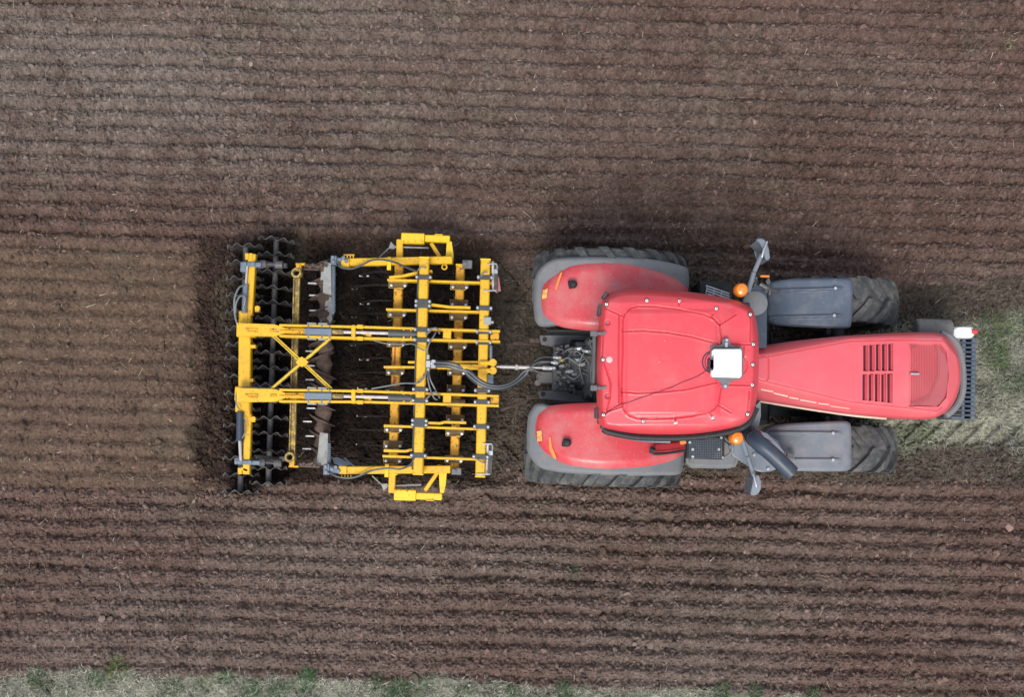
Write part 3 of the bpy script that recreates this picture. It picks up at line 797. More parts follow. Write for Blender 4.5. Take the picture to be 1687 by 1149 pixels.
# ---------- front ballast of slotted plates
BL = B(); pbox(BL, 1556, 556, 1586, 690, .62, .95, .02); BL = obj('front_ballast', BL, mSTEEL, T)
wm = None
pit = M(7.45, .95)
a0 = L(1581, 561, .95)
for k in range(18):
    if wm is None:
        b = B()
        w = pit * .5
        # plate with a hand slot: rear block, front bar, bottom, thin side cheeks
        for (x0, x1, z0, z1, hw, oy) in ((-.13, .045, .45, .95, w * .94, 0), (.128, .185, .45, .94, w * .94, 0), (.04, .13, .45, .70, w * .94, 0), (.04, .13, .70, .945, w * .20, w * .72), (.04, .13, .70, .945, w * .20, -w * .72)):
            box(b, ((x0 + x1) / 2, oy, (z0 + z1) / 2), x1 - x0, hw * 2, z1 - z0, .006)
        wm = obj('ballast_weight', b, mBLUE if False else mFEND, BL); o = wm
    else:
        o = dup(wm, BL)
    q = L(1585.5 - k * .13, 561 + k * 7.45, .95)
    o.location = (q.x, q.y, 0)
b = B(); pbeam(b, (1595, 560), (1594, 690), 13, .74, .2); obj('slot_backing', b, mBLACK, BL)
# grey cylinder lying between hood and white canister
b = B(); a, c_ = L(1508, 541, 1.15), L(1567, 542.5, 1.15)
cyl(b, a, c_, .125, 28, ch=.02)
for t in (.2, .5, .8):
    m_ = a.lerp(c_, t); d = (c_ - a).normalized()
    cyl(b, m_ - d * .006, m_ + d * .006, .128, 28)
for x in (1520, 1555):
    q = L(x, 541.5, 1.0); box(b, (q.x, q.y, .95), .04, .22, .14, .005)
pbeam(b, (1515, 552), (1582, 560), 5, 1.02, .05)
obj('front_tank', b, mCAN, T)

# ---------- front fenders
def zf_front(c, top=1.74):
    def f(px, py, e):
        u = np.clip((px - c) / 118., -1, 1)
        return top - .62 + .60 * np.sqrt(np.clip(1 - u * u, 0, 1)) - .03 * (1 - np.clip(e / 5, 0, 1)) ** 2
    return f
def front_fender(top, bot, ribs, c, m):
    base = zf_front(c)
    def f(px, py, e):
        z = base(px, py, e)
        for (x0, y0, x1, y1) in ribs:
            d = seg_dist(px, py, [(x0, y0), (x1, y1)])
            z = z + .030 * np.exp(-(d / 2.6) ** 4) * sm(x1 + 1, x1 - 12, px)
        return z
    o = shell('front_fender', top, bot, f, m, T, 90, 90, .10)
    for (x0, y0, x1, y1) in ribs:
        b = B(); x, y = x1 - 16, y1 + .3
        z = float(f(np.array([x]), np.array([y]), np.array([99.]))[0]); q = L(x, y, z)
        cyl(b, q - Vector((0, 0, .01)), q + Vector((0, 0, .022)), .022, 8, ch=.005)
        obj('bolt', b, mSILV, o)
    # bracket arm below it
    b = B(); q = L(c, (ribs[0][1] + ribs[1][1]) / 2, 1.6)
    tube(b, [(q.x, q.y, 1.55), (q.x, q.y + (.35 if q.y < ym else -.35), 1.45), (q.x, q.y + (.5 if q.y < ym else -.5), .9)], .035, 8)
    obj('fender_bracket', b, mDARK, o)
front_fender([(1262, 500), (1262.6, 476), (1266, 467), (1290, 461), (1330, 459), (1385, 458.5), (1398, 460), (1404, 466), (1405, 500)],
             [(1262, 500), (1262.6, 520), (1268, 531), (1290, 536.5), (1330, 539), (1380, 541), (1394, 541), (1402, 536), (1405, 500)],
             ((1268, 479, 1392, 475), (1268, 523, 1390, 520)), 1370, mFEND)
front_fender([(1258, 738), (1258.6, 712), (1266, 703), (1300, 698), (1350, 695.5), (1388, 694), (1397, 696), (1402, 703), (1403, 738)],
             [(1258, 738), (1258.6, 760), (1264, 771), (1300, 776), (1350, 777.5), (1390, 777), (1399, 774), (1402.4, 766), (1403, 738)],
             ((1270, 713, 1388, 714), (1270, 758, 1388, 758)), 1368, mat('dusty_fender_plastic', (0.135, 0.155, 0.185), 0.5, dirt=(0.28, 0.27, 0.26), dirt_lo=0.45, dirt_hi=0.8, dscale=5, damt=.6, fleck=(.22, .19, .16), fthr=.62, fscale=30))

# ---------- cab below the roof
CB = B()
z0, z1 = 1.45, 3.0
cx0, cx1 = L(990, 600, 3.0).x, L(1242, 600, 3.0).x
cy0, cy1 = L(1100, 707, 3.0).y, L(1100, 490, 3.0).y
rl, rr = cx0 + .03, cx1 - .06
cw0, cw1 = cy0 + .03, cy1 - .03
for (x, y) in ((rl + .05, cw0 + .05), (rl + .05, cw1 - .05), (rr - .05, cw0 + .12), (rr - .05, cw1 - .12), ((rl + rr) / 2 + .1, cw0 + .03), ((rl + rr) / 2 + .1, cw1 - .03)):
    prof_beam(CB, (x, y, z0), (x, y, z1), .08, .08, .01)
box(CB, ((rl + rr) / 2, (cw0 + cw1) / 2, 1.42), rr - rl, cw1 - cw0, .3, .03)
box(CB, ((rl + rr) / 2, (cw0 + cw1) / 2, 2.98), rr - rl, cw1 - cw0, .08, .02)
CB = obj('cab', CB, mBLACK, T)
for nm, c, sx, sy in (('rear_window', (rl + .03, (cw0 + cw1) / 2, 2.25), .012, cw1 - cw0 - .18), ('windscreen', (rr - .03, (cw0 + cw1) / 2, 2.25), .012, cw1 - cw0 - .30),
                      ('side_window', ((rl + rr) / 2, cw0 + .02, 2.25), rr - rl - .18, .012), ('side_window', ((rl + rr) / 2, cw1 - .02, 2.25), rr - rl - .18, .012)):
    b = B(); box(b, c, sx, sy, 1.36, .003); obj(nm, b, mGLASS, CB)
b = B(); box(b, ((rl + rr) / 2 - .15, (cw0 + cw1) / 2, 1.85), .5, .52, .5, .08); box(b, ((rl + rr) / 2 - .40, (cw0 + cw1) / 2, 2.3), .14, .5, .75, .06); obj('driver_seat', b, mBLACK, CB)

# ---------- roof
ZR = 3.12
r_top = [(983, 618), (983.6, 590), (985, 560), (988, 522), (991, 501), (996, 490), (1004, 483), (1018, 478.5), (1040, 476.5), (1100, 478), (1150, 483), (1200, 492), (1228, 501), (1240, 511), (1246, 530), (1249.5, 555), (1250.3, 585), (1250.4, 606)]
r_bot = [(983, 618), (983.4, 650), (985, 684), (988, 698), (994, 707), (1010, 712), (1040, 717.5), (1080, 719.5), (1130, 719), (1170, 715), (1205, 708), (1226, 699), (1238, 688), (1244.5, 670), (1248.5, 640), (1250.4, 606)]
G1 = [[(1026, 668), (1024, 640), (1026, 580), (1026, 527), (1030, 516), (1040, 507), (1052, 504.5), (1080, 505), (1120, 510), (1160, 518), (1178, 526), (1186, 536), (1188, 550), (1189, 566)],
      [(1026, 546), (1060, 545), (1100, 548), (1140, 555), (1184, 567)],
      [(1024, 646), (1050, 648), (1090, 646), (1130, 642), (1182, 630)],
      [(1024, 640), (1024, 664), (1028, 676), (1036, 685), (1050, 690), (1080, 690.5), (1110, 689.5), (1140, 686), (1165, 681), (1176, 675), (1184, 666), (1188, 640)],
      [(1020, 520), (1019, 600), (1020, 664)], [(993, 506), (1024, 520)], [(1025, 664), (996, 682)], [(1025, 670), (1000, 678)],
      [(1186, 535), (1213, 518)], [(1176, 516), (1172, 522), (1186, 536)], [(1184, 668), (1204, 680)], [(1170, 680), (1174, 688)], [(1119, 497), (1118, 503)], [(1113, 689), (1113, 696)],
      [(1206, 567), (1240, 568)], [(1190, 634), (1240, 635)], [(1226, 570), (1224, 588)], [(1238, 520), (1236, 562)], [(1235, 645), (1232, 680)],
      [(993, 548), (991, 592)], [(995, 597), (999, 610), (1006, 632), (1005, 655), (1000, 675)]]
FADE = [3.4] * 2 + [3.0] * 2 + [2.4] * 3 + [1.6] * 50
def roof_z(px, py, e):
    ex = np.abs(px - 1115) / 135.; ey = np.abs(py - 598) / 123.
    z = ZR + .035 * (1 - ex ** 2) + .030 * (1 - ey ** 2)
    # raised hatch field in the middle
    fld = sm(0, 9, px - 1027) * sm(0, 12, 1188 - px) * sm(0, 9, py - 508) * sm(0, 9, 688 - py)
    z = z + .018 * fld
    # rolled edge, the lower side rolls further
    z = z - .15 * (1 - np.clip(e / 13, 0, 1)) ** 2.2
    z = z - .07 * sm(699, 716, py) - .05 * sm(500, 484, py)
    # dents near the front corners
    z = z - .025 * np.exp(-(((px - 1205) / 13) ** 2 + ((py - 506) / 9) ** 2)) - .03 * np.exp(-(((px - 1195) / 18) ** 2 + ((py - 701) / 8) ** 2))
    for g, k in zip(G1, FADE):
        d = seg_dist(px, py, g)
        z = z - .0145 * np.exp(-(d / 1.0) ** 2) + .002 * np.exp(-((d - 2.6) / 1.3) ** 2)
    # shallow ring mark in front of the receiver, two drain dimples at the rear
    d = np.abs(np.hypot(px - 1219, (py - 601) * .8) - 12); z = z - .010 * np.exp(-(d / 1.3) ** 2) * (px > 1221)
    for (x, y) in ((1001, 532), (1001, 653)):
        z = z - .03 * np.exp(-(np.hypot(px - x, py - y) / 4) ** 4)
    return z
RF = shell('roof', r_top, r_bot, roof_z, mRED, T, 520, 470, .11, angle=30)
def rz_(px, py): return float(roof_z(np.array([float(px)]), np.array([float(py)]), np.array([99.]))[0])
# dark under-edge of the roof
b = B()
edge = [L(x, y, 2.99) for x, y in smooth_poly([(994, 707), (1003, 712), (1040, 719.5), (1080, 722), (1130, 721.5), (1170, 717.5), (1207, 710), (1232, 698), (1246, 672)])]
tube(b, edge, .038, 8); obj('roof_gutter', b, mBLACK, RF)
b = B(); tube(b, [L(x, y, 2.86) for x, y in smooth_poly([(1004, 711.5), (1040, 720), (1075, 724), (1104, 725)])], .04, 8); obj('side_rail', b, mARM, RF)
# bolts with white washers
bm0 = None
for x, y in ((999, 501.5), (1065.5, 495.5), (1119, 496.5), (1180, 508.5), (1236, 518.5), (1241, 567.5), (1240, 601), (1239.5, 634.5), (1231.5, 683), (1174.5, 689), (1113.5, 697), (1059.5, 694.5), (994, 684), (993.5, 593)):
    q = L(x, y, rz_(x, y))
    if bm0 is None:
        b = B(); lathe(b, [(.018, -.02), (.018, .006), (.016, .010), (.011, .010), (.011, .014), (.006, .018)], 'Z', 16)
        bm0 = obj('roof_bolt', b, mWHITE, RF, loc=q)
        b = B(); lathe(b, [(.008, .0), (.008, .020), (.003, .021)], 'Z', 8); obj('bolt_head', b, mSTEEL, bm0)
        b = B(); lathe(b, [(.027, -.02), (.027, .001), (.024, .003)], 'Z', 18); obj('bolt_seal', b, mBLACK, bm0)
    else: dup(bm0, RF, q)
b = B(); q = L(1004, 593, rz_(1004, 593)); lathe(b, [(.04, -.02), (.036, .008), (.02, .013), (.004, .014)], 'Z', 20, q); obj('roof_cap', b, mat('pale_pink_cap', (.58, .40, .38), .6), RF)
mPLUG = mat('grey_plug', (.22, .15, .16), .6)
for (x, y) in ((1001, 532), (1001, 653)):
    b = B(); q = L(x, y, rz_(x, y)); lathe(b, [(.030, -.01), (.030, .004), (.022, .008), (.015, .002), (.004, .001)], 'Z', 18, q); obj('drain_plug', b, mPLUG, RF)
# rear corner lamps and the bar across the rear of the roof
for pl in (((993, 492), (1001, 481)), ((986.5, 520), (989.5, 501)), ((983, 690), (983, 672)), ((990, 702), (1004, 713))):
    b = B(); pbeam(b, pl[0], pl[1], 6.5, 3.02, .10, .02); obj('corner_lamp', b, mDARK, RF)
RB = B(); tube(RB, [L(979.5, 546, 3.0), L(977.5, 641, 3.0)], .024, 10); RB = obj('roof_bar', RB, mSTEEL, RF)
for y in (549, 639):
    b = B(); pbox(b, 973, y - 4.5, 985, y + 5, 2.96, 3.07, .01); pbeam(b, (984, y + .5), (999, y), 5, 3.17, .035, .008)
    q = L(996, y, 3.17); cyl(b, q, q + Vector((0, 0, .02)), .018, 8)
    obj('bar_bracket', b, mLINK, RB)
# cable over the roof
b = B(); pts = [(1170, 606), (1150, 620), (1125, 630), (1105, 639), (1080, 648), (1058, 655), (1040, 662), (1022, 668), (1004, 676), (997, 684)]
tube(b, spline([L(x, y, rz_(x, y) + .008) for x, y in pts], 5), .0045, 6); obj('antenna_cable', b, mat('dark_red_cable', (.20, .025, .04), .5), RF)
# receiver with its bracket
zr = rz_(1198, 598)
RC = B()
plate(RC, [(1171, 570), (1186, 569), (1190, 567), (1190, 560), (1194, 557.5), (1200, 558), (1202, 563), (1203, 568), (1211, 571), (1222, 572), (1224, 578), (1224, 620), (1219, 625), (1208, 627), (1201, 632), (1199, 640), (1194, 641.5), (1190, 638), (1189, 632), (1184, 627), (1174, 623), (1170, 616)], zr - .01, zr + .05)
RC = obj('receiver_bracket', RC, mLINK, RF)
b = B()
plate(b, [(1174, 578), (1177, 575.5), (1220, 575.5), (1222, 578), (1222, 619), (1219.5, 622.5), (1175, 621), (1172.5, 618), (1173, 610), (1178, 608), (1178, 588), (1174, 586)], zr + .05, zr + .16)
bmesh.ops.bevel(b, geom=[e for e in b.edges if all(v.co.z > zr + .15 for v in e.verts)], offset=.012, segments=2, affect='EDGES')
RV = obj('receiver', b, mWHITE, RC, angle=45)
b = B(); pbox(b, 1194.5, 564, 1199, 573, zr + .05, zr + .075, .004); obj('bracket_tab', b, mSILV, RC)
for x, y in ((1197, 561), (1194.5, 637)):
    b = B(); q = L(x, y, zr + .05); cyl(b, q, q + Vector((0, 0, .02)), .018, 8); obj('bolt', b, mSILV, RC)
b = B(); loop = [L(1172 + 15 * math.cos(t), 597 + 17 * math.sin(t), zr + .02) for t in np.linspace(R(60), R(310), 22)]
tube(b, loop, .012, 7); tube(b, [v + Vector((.03, 0, .0)) for v in loop[3:-3]], .010, 6); pbox(b, 1166, 590, 1177, 610, zr - .01, zr + .05, .02)
obj('cable_coil', b, mat('dark_maroon_cable', (.07, .025, .045), .5), RC)

# ---------- front cowl, beacons, mirrors
b = B()
plate(b, [(1236, 476), (1254, 467), (1263, 478), (1263.5, 520), (1263, 573), (1238, 575), (1246, 545), (1241, 515), (1234, 500)], 1.5, 2.18)
CW = obj('cowl', b, mPIPE, T)
b = B(); plate(b, [(1246, 668), (1253, 660), (1253.5, 685), (1250, 704), (1240, 706), (1232, 704)], 1.5, 2.2); obj('cowl', b, mGREY, T)
b = B(); hose(b, [(1264, 455, 2.1), (1266, 463, 2.12), (1265, 473, 2.15), (1258, 481, 2.2)], .016); tube(b, [L(1252, 468, 2.2), L(1262, 474, 2.2), L(1272, 478, 2.1), L(1282, 480, 1.95)], .03, 8)
for k in range(9):
    q = L(1240 + rng.uniform(0, 30), 460 + rng.uniform(0, 24), 2.15); box(b, q, .06, .03, .05, .006, rng.uniform(0, 3))
obj('handrail', b, mSTEEL, CW)
b = B(); q = L(1244, 500, 2.18); lathe(b, [(.15, -.05), (.15, .02), (.10, .05), (.02, .055)], 'Z', 20, q); obj('cowl_cap', b, mGREY, CW)
b = B(); pbox(b, 1253, 453, 1268, 457, 2.10, 2.16, .01); obj('marker_lamp', b, mSTKO, CW)
def beacon(px, py):
    z = 2.86; q = L(px, py, z)
    b = B(); cyl(b, q - Vector((0, 0, .10)), q + Vector((0, 0, .005)), .055, 20); tube(b, [q - Vector((0, 0, .1)), q + Vector((-.03, .08 if py > 600 else -.08, -.1)), q + Vector((-.05, .16 if py > 600 else -.16, -.08))], .02, 8)
    o = obj('beacon', b, mBLACK, T)
    b = B(); lathe(b, [(.082, .0), (.082, .05), (.078, .10), (.06, .135), (.03, .148), (.004, .15)], 'Z', 28, q); ln = obj('beacon_lens', b, mORNG, o)
    b = B(); lathe(b, [(.03, .14), (.026, .156), (.004, .16)], 'Z', 16, q); obj('lens_cap', b, mSTKO, ln)
beacon(1219, 479); beacon(1211.5, 722)
def mirror(arm, head, zz):
    b = B()
    for (p0, p1, w0) in arm: pbeam(b, p0, p1, w0, zz, .06, .015)
    o = obj('mirror', b, mARM, T)
    b = B(); plate(b, head, zz - .42, zz + .03); bmesh.ops.bevel(b, geom=[e for e in b.edges], offset=.012, segments=2, affect='EDGES'); m_ = obj('mirror_head', b, mARM, o, angle=40)
    b = B(); pts = [L(x, y, zz) for x, y in head[:2]]; a, c_ = pts
    prof_beam(b, (a.x, a.y, zz - .2), (c_.x, c_.y, zz - .2), .008, .34, .002); obj('mirror_glass', b, mGLASS, m_)
mirror([((1233, 482), (1243, 448), 7.5), ((1243, 448), (1256, 418), 7)], [(1245, 395), (1256, 405), (1259, 420), (1262, 429), (1269, 427), (1267, 410), (1261, 395), (1252, 392)], 2.45)
mirror([((1222, 722), (1232, 752), 8), ((1232, 752), (1243, 785), 6.5)], [(1236, 816), (1239, 803), (1242, 786), (1249, 782), (1254, 792), (1254, 806), (1249, 815), (1240, 818)], 2.45)
b = B(); tube(b, [L(1264, 398, 2.5), L(1258, 412, 2.52), L(1255, 424, 2.5)], .012, 6); obj('mirror_bracket', b, mSILV, T)
b = B(); tube(b, [L(1246, 803, 2.5), L(1243, 790, 2.52), L(1241, 782, 2.5)], .012, 6); obj('mirror_bracket', b, mSILV, T)

# ---------- exhaust with its plate, tank and steps on the lower side; steps on the upper side
b = B(); ex = [L(1232, 712, 2.2), L(1240, 720, 2.40), L(1252, 732, 2.50), L(1270, 747, 2.52), L(1288, 764, 2.52), L(1304, 780, 2.50)]
tube(b, spline(ex, 4), .098, 22, cap=False); e0 = spline(ex, 4); tube(b, [e0[-1], e0[-3]], .088, 22)
EX = obj('exhaust_pipe', b, mPIPE, T)
b = B(); d = (e0[4] - e0[3]).normalized(); 
for k in (5, 9): cyl(b, e0[k] - d * .012, e0[k] + d * .012, .105, 22)
obj('pipe_clamp', b, mBLACK, EX)
b = B(); plate(b, [(1224, 716), (1246, 706), (1263, 714), (1282, 727), (1291, 744), (1296, 756), (1284, 772), (1272, 777), (1256, 779), (1246, 776), (1226, 764), (1208, 752), (1201, 736)], 1.70, 1.80)
bmesh.ops.bevel(b, geom=[e for e in b.edges if all(v.co.z > 1.79 for v in e.verts)], offset=.03, segments=3, affect='EDGES')
HS = obj('exhaust_shield', b, mARM, T)
for x, y in ((1265, 773), (1242, 750), (1268, 731), (1252, 730), (1288, 760)):
    b = B(); q = L(x, y, 1.8); cyl(b, q, q + Vector((0, 0, .03)), .022, 10, ch=.006); obj('bolt', b, mSILV, HS)
b = B(); pbox(b, 1297, 746, 1309, 757, 1.72, 1.78, .01)
for k in range(4): pbeam(b, (1299 + k * 3, 747), (1297 + k * 3, 756), 1.2, 1.80, .03, .002)
obj('fender_lamp', b, mLINK, HS)
b = B(); hose(b, [(1206, 733, 1.8), (1207, 741, 1.8), (1203, 748, 1.76), (1193, 755, 1.7)], .02); obj('fuel_hose', b, mHOSEG, HS)
b = B()
plate(b, [(1129, 728), (1134, 720), (1190, 717), (1212, 735), (1218, 758), (1213, 770), (1200, 773), (1140, 772), (1131, 764)], .78, 1.12)
bmesh.ops.bevel(b, geom=[e for e in b.edges if all(v.co.z > 1.1 for v in e.verts)], offset=.05, segments=3, affect='EDGES')
FT = obj('fuel_tank', b, mGREY, T)
b = B()
# perforated tread plate: a grid of raised rims
pbox(b, 1131, 719, 1193, 758, 1.12, 1.17, .01)
TP = obj('tread_plate', b, mBLACK, FT)
b = B()
for i in range(19):
    for j in range(12):
        q = L(1136 + i * 2.9, 724 + j * 2.75, 1.172); cyl(b, q, q + Vector((0, 0, .010)), .0095, 6)
obj('tread_stud', b, mFEND, TP)
for x, y in ((1136, 729.5), (1141, 741), (1141, 753), (1188, 721.5), (1184, 741), (1191, 754.5)):
    b = B(); q = L(x, y, 1.17); cyl(b, q, q + Vector((0, 0, .02)), .018, 8); obj('bolt', b, mSILV, TP)
b = B(); pbox(b, 1157, 767, 1187, 773, 1.02, 1.06, .01); obj('foot_notch', b, mBLACK, FT)
b = B(); 
for k in range(4): pbeam(b, (1163 + k * 1.0, 470.5 + k * 4.6), (1202 + k * .5, 484 + k * 4.4), 2.2, 1.45, .03, .004)
for k in range(3): pbeam(b, (1165 + k * 12, 472 + k * 4), (1163 + k * 12, 486 + k * 4), 1.6, 1.44, .02, .002)
SP = obj('cab_step', b, mSILV, T)
b = B(); pbox(b, 1150, 462, 1210, 512, .5, 1.22, .05); obj('step_housing', b, mBLACK, SP)

# ---------- rear linkage and hydraulics
def lower_link(body, tip, zz):
    b = B(); plate(b, body, zz - .12, zz); bmesh.ops.bevel(b, geom=[e for e in b.edges if all(v.co.z > zz - .01 for v in e.verts)], offset=.012, segments=2, affect='EDGES')
    o = obj('lower_link', b, mLINK, T)
    b = B(); pbeam(b, tip[0], tip[1], 8, zz - .02, .06, .012, zz - .08); obj('link_hook', b, mMUD, o)
    q = L(*tip[2], zz); b = B(); cyl(b, q - Vector((0, 0, .02)), q + Vector((0, 0, .03)), .028, 14, ch=.006); obj('link_pin', b, mBLACK, o)
    b = B(); pbeam(b, tip[3], tip[4], 5, zz - .10, .04, .008, zz - .28); obj('check_rod', b, mMUD, o)
lower_link([(889, 553), (912, 552), (940, 549.5), (982, 550), (984, 562), (952, 566), (925, 570), (908, 571), (892, 568)], ((873, 561), (893, 561), (897, 560), (845, 565.5), (888, 568.5)), .80)
lower_link([(886, 646), (900, 643), (920, 644), (921, 633), (938, 633), (938, 648), (980, 652), (984, 664), (950, 664), (920, 660), (890, 657)], ((868, 656), (889, 652), (894, 650), (826, 676), (868, 660)), .80)
HY = B(); pbox(HY, 940, 560, 990, 650, .55, .95, .03); pbox(HY, 950, 575, 985, 645, .9, 1.15, .03)
HY = obj('hitch_housing', HY, mBLACK, T)
b = B(); pbox(b, 888, 612, 913, 632, .78, .92, .012); pbox(b, 884, 616, 890, 632, .70, .84, .01); q = L(886, 631, .9); cyl(b, q - Vector((0, 0, .1)), q, .04, 12); obj('drawbar_box', b, mCAN, HY)
for (x0, y0, x1, y1, z) in ((922, 567, 940, 576, 1.0), (948, 563, 965, 578, 1.12), (945, 636, 962, 650, 1.1), (920, 635, 936, 645, 1.02), (962, 600, 976, 612, 1.2), (945, 608, 962, 622, 1.22)):
    b = B(); pbox(b, x0, y0, x1, y1, z - .25, z, .02); obj('hydraulic_block', b, mLINK if z < 1.15 else mBLUE, HY)
r2 = random.Random(5)
for (x, y, ln, m_) in ((918, 589, 14, mSILV), (914, 597.5, 12, mSILV), (908, 607, 16, mSILV), (924, 592, 10, mYELD), (953, 575, 12, mSILV), (958, 602, 12, mROD), (952, 592, 9, mSILV), (948, 617, 11, mSILV), (962, 588, 10, mSTEEL), (938, 613, 12, mSILV), (966, 578, 14, mSILV), (930, 622, 8, mSTEEL), (968, 610, 14, mSTEEL), (920, 612, 9, mSTEEL), (926, 604, 8, mSILV), (946, 584, 8, mSTEEL), (970, 595, 12, mSTEEL), (935, 600, 8, mMUD)):
    z = 1.20 + r2.uniform(0, .18)
    b = B(); a, c_ = L(x - ln / 2, y, z), L(x + ln / 2, y + r2.uniform(-2, 2), z + r2.uniform(-.04, .04))
    cyl(b, a, c_, .017, 10, ch=.004); m2_ = a.lerp(c_, .5); d = (c_ - a).normalized(); cyl(b, m2_ - d * .015, m2_ + d * .015, .025, 8); cyl(b, c_ - d * .03, c_ - d * .012, .023, 6)
    obj('hydraulic_coupling', b, m_, HY)
b = B(); pbox(b, 912, 568, 979, 647, .95, 1.10, .02)
for k in range(150):
    x, y = r2.uniform(913, 978), r2.uniform(570, 645); q = L(x, y, r2.uniform(1.1, 1.27))
    if k % 2: box(b, q, r2.uniform(.02, .07), r2.uniform(.02, .05), .05, .006, r2.uniform(0, 3))
    else: cyl(b, q, q + Vector((r2.uniform(-.06, .06), r2.uniform(-.05, .05), .03)), r2.uniform(.008, .018), 7)
obj('valve_bank', b, mSTEEL, HY)
for pp in ([(975, 570, 1.3), (960, 585, 1.35), (955, 605, 1.3), (962, 630, 1.25), (975, 645, 1.2)], [(925, 583, 1.2), (940, 575, 1.3), (955, 582, 1.32), (972, 600, 1.28)], [(930, 615, 1.25), (945, 625, 1.32), (960, 615, 1.3), (976, 625, 1.25)], [(918, 600, 1.2), (935, 590, 1.35), (950, 597, 1.35), (970, 588, 1.3)], [(972, 560, 1.3), (976, 590, 1.35), (973, 620, 1.35), (978, 648, 1.3)], [(916, 588, 1.1), (917, 580, 1.2), (922, 576, 1.25), (930, 578, 1.22), (934, 584, 1.15), (933, 600, 1.1)], [(939, 585, 1.2), (938, 600, 1.25), (940, 615, 1.2)], [(976, 560, 1.3), (969, 580, 1.25), (963, 600, 1.2)], [(964, 620, 1.2), (970, 640, 1.25), (975, 655, 1.3)], [(940, 592, 1.2), (950, 600, 1.3), (965, 596, 1.3), (975, 585, 1.25)], [(930, 575, 1.15), (948, 580, 1.28), (968, 572, 1.3)]):
    b = B(); hose(b, pp, .009); obj('hydraulic_line', b, mHOSEG, HY)
# top link rod from tractor to implement
b = B(); a, c_ = L(818, 604.5, 1.12), L(894, 606.5, 1.12)
cyl(b, a, c_, .015, 12); e = a.lerp(c_, .08); f = a.lerp(c_, .42); cyl(b, e, f, .023, 14); e = a.lerp(c_, .46); f = a.lerp(c_, .72); cyl(b, e, f, .026, 14)
cyl(b, c_, c_ + Vector((.15, 0, 0)), .03, 12); box(b, a.lerp(c_, .44), .04, .07, .06, .01)
obj('top_link', b, mROD, T)

# ---------- white canister standing on the front weights
p_ = thing('canister', 'white plastic canister with red cap lying beside the slotted front weights of the tractor', 'canister', 1588, 548, 0.98)
b = B()
plate(b, [(1568, 541), (1572, 539), (1598, 538.5), (1604, 540.5), (1606.5, 545), (1606, 552), (1602, 556.5), (1570, 556.5), (1567.5, 554)], .99, 1.16)
bmesh.ops.bevel(b, geom=[e for e in b.edges if all(v.co.z > .1 for v in e.verts)], offset=.03, segments=3, affect='EDGES')
cb = obj('body', b, mWHITE, p_, angle=45)
b = B(); a, c_ = L(1599, 546.5, 1.14), L(1609, 547, 1.12); cyl(b, a, c_, .034, 16, ch=.008); obj('cap', b, mORNK, p_)
b = B(); tube(b, spline([L(1574, 541.5, 1.15), L(1580, 541, 1.19), L(1592, 541, 1.19), L(1597, 541.5, 1.15)], 5), .012, 8); obj('handle', b, mWHITE, p_)
mDISC2 = mat('polished_disc_rim', (0.19, 0.185, 0.18), 0.5, metal=0.2, dirt=(.045, .034, .028), dirt_lo=.45, dirt_hi=.58, dscale=16)
# ================================================================== CULTIVATOR
K = thing('cultivator', 'yellow soil cultivator with crossed braces and wavy disc rollers, hitched behind the red tractor', 'cultivator', 600, 605, 0.0)
K_loc, K_yaw = fr.loc.copy(), fr.yaw
ZA, ZB, ZR_ = .78, 1.10, .88           # tops of the low bars, the high bars and the rear beam

# ---------- wavy disc rollers
def disc_mesh(name, rad, waves, amp, m, th=.009, n=96, cone=0.0, edge=False):
    b = B()
    rings = []
    prof = [(.045, 0), (rad * .45, 0), (rad * .70, .35), (rad * .88, .8), (rad * .975, .97), (rad, 1.0)]
    for side in (1, -1):
        for r, k in (prof if side == 1 else prof[::-1]):
            ring = []
            for i in range(n):
                t = 2 * math.pi * i / n
                y = amp * k * math.sin(waves * t) + side * th * .5 * (1 if r < rad else .4) + cone * (r / rad) ** 2
                ring.append(b.verts.new((math.cos(t) * r, y, math.sin(t) * r)))
            rings.append(ring)
    for r0, r1 in zip(rings, rings[1:] + rings[:1]):
        for i in range(n):
            f = b.faces.new((r0[i], r0[(i + 1) % n], r1[(i + 1) % n], r1[i]))
            if edge and min(math.hypot(v.co.x, v.co.z) for v in f.verts) > rad * .97: f.material_index = 1
    return obj(name, b, [m, mDISC2] if edge else m, K)

def roller(x0, y0, x1, y1, n, m, first):
    zc = .205
    a, c_ = L(x0, y0, zc), L(x1, y1, zc)
    b = B(); d = (c_ - a).normalized(); cyl(b, a - d * .04, c_ + d * .04, .040, 18)
    sh = obj('roller_shaft', b, mSTEEL, K)
    p0 = first
    for k in range(n):
        q = a.lerp(c_, k / (n - 1))
        q.y += random.uniform(-.012, .012)
        if p0 is None:
            p0 = disc_mesh('wavy_disc',   .252, 9, .026, m, edge=True); p0.parent = sh; o = p0
        else: o = dup(p0, sh)
        o.location = q; o.rotation_euler = (random.uniform(-.05, .05), random.uniform(0, 6.28), random.uniform(-.06, .06))
        if k % 2:
            h_ = None
    return p0, sh
wd, sh1 = roller(455.5, 396, 442, 797, 16, mDBOD, None)
wd, sh2 = roller(405, 408, 396, 809, 16, mDBOD, wd)
# hubs between the discs, bearing arms and the side blade of the outermost disc
for (x, y, sgn) in ((452, 436, 1), (445, 757, -1)):
    b = B(); a, c_ = L(418, y - 1, .62), L(x - 2, y, .36)
    tube(b, [L(420, y - 1, .80), L(436, y - .5, .70), L(452, y, .52), L(458, y, .30)], [.05, .05, .03, .03], 8); q = L(464, y, .5); cyl(b, q - Vector((0, .03, .12)), q + Vector((0, .03, -.12)), .06, 12)
    obj('roller_arm', b, mSTEEL, K)

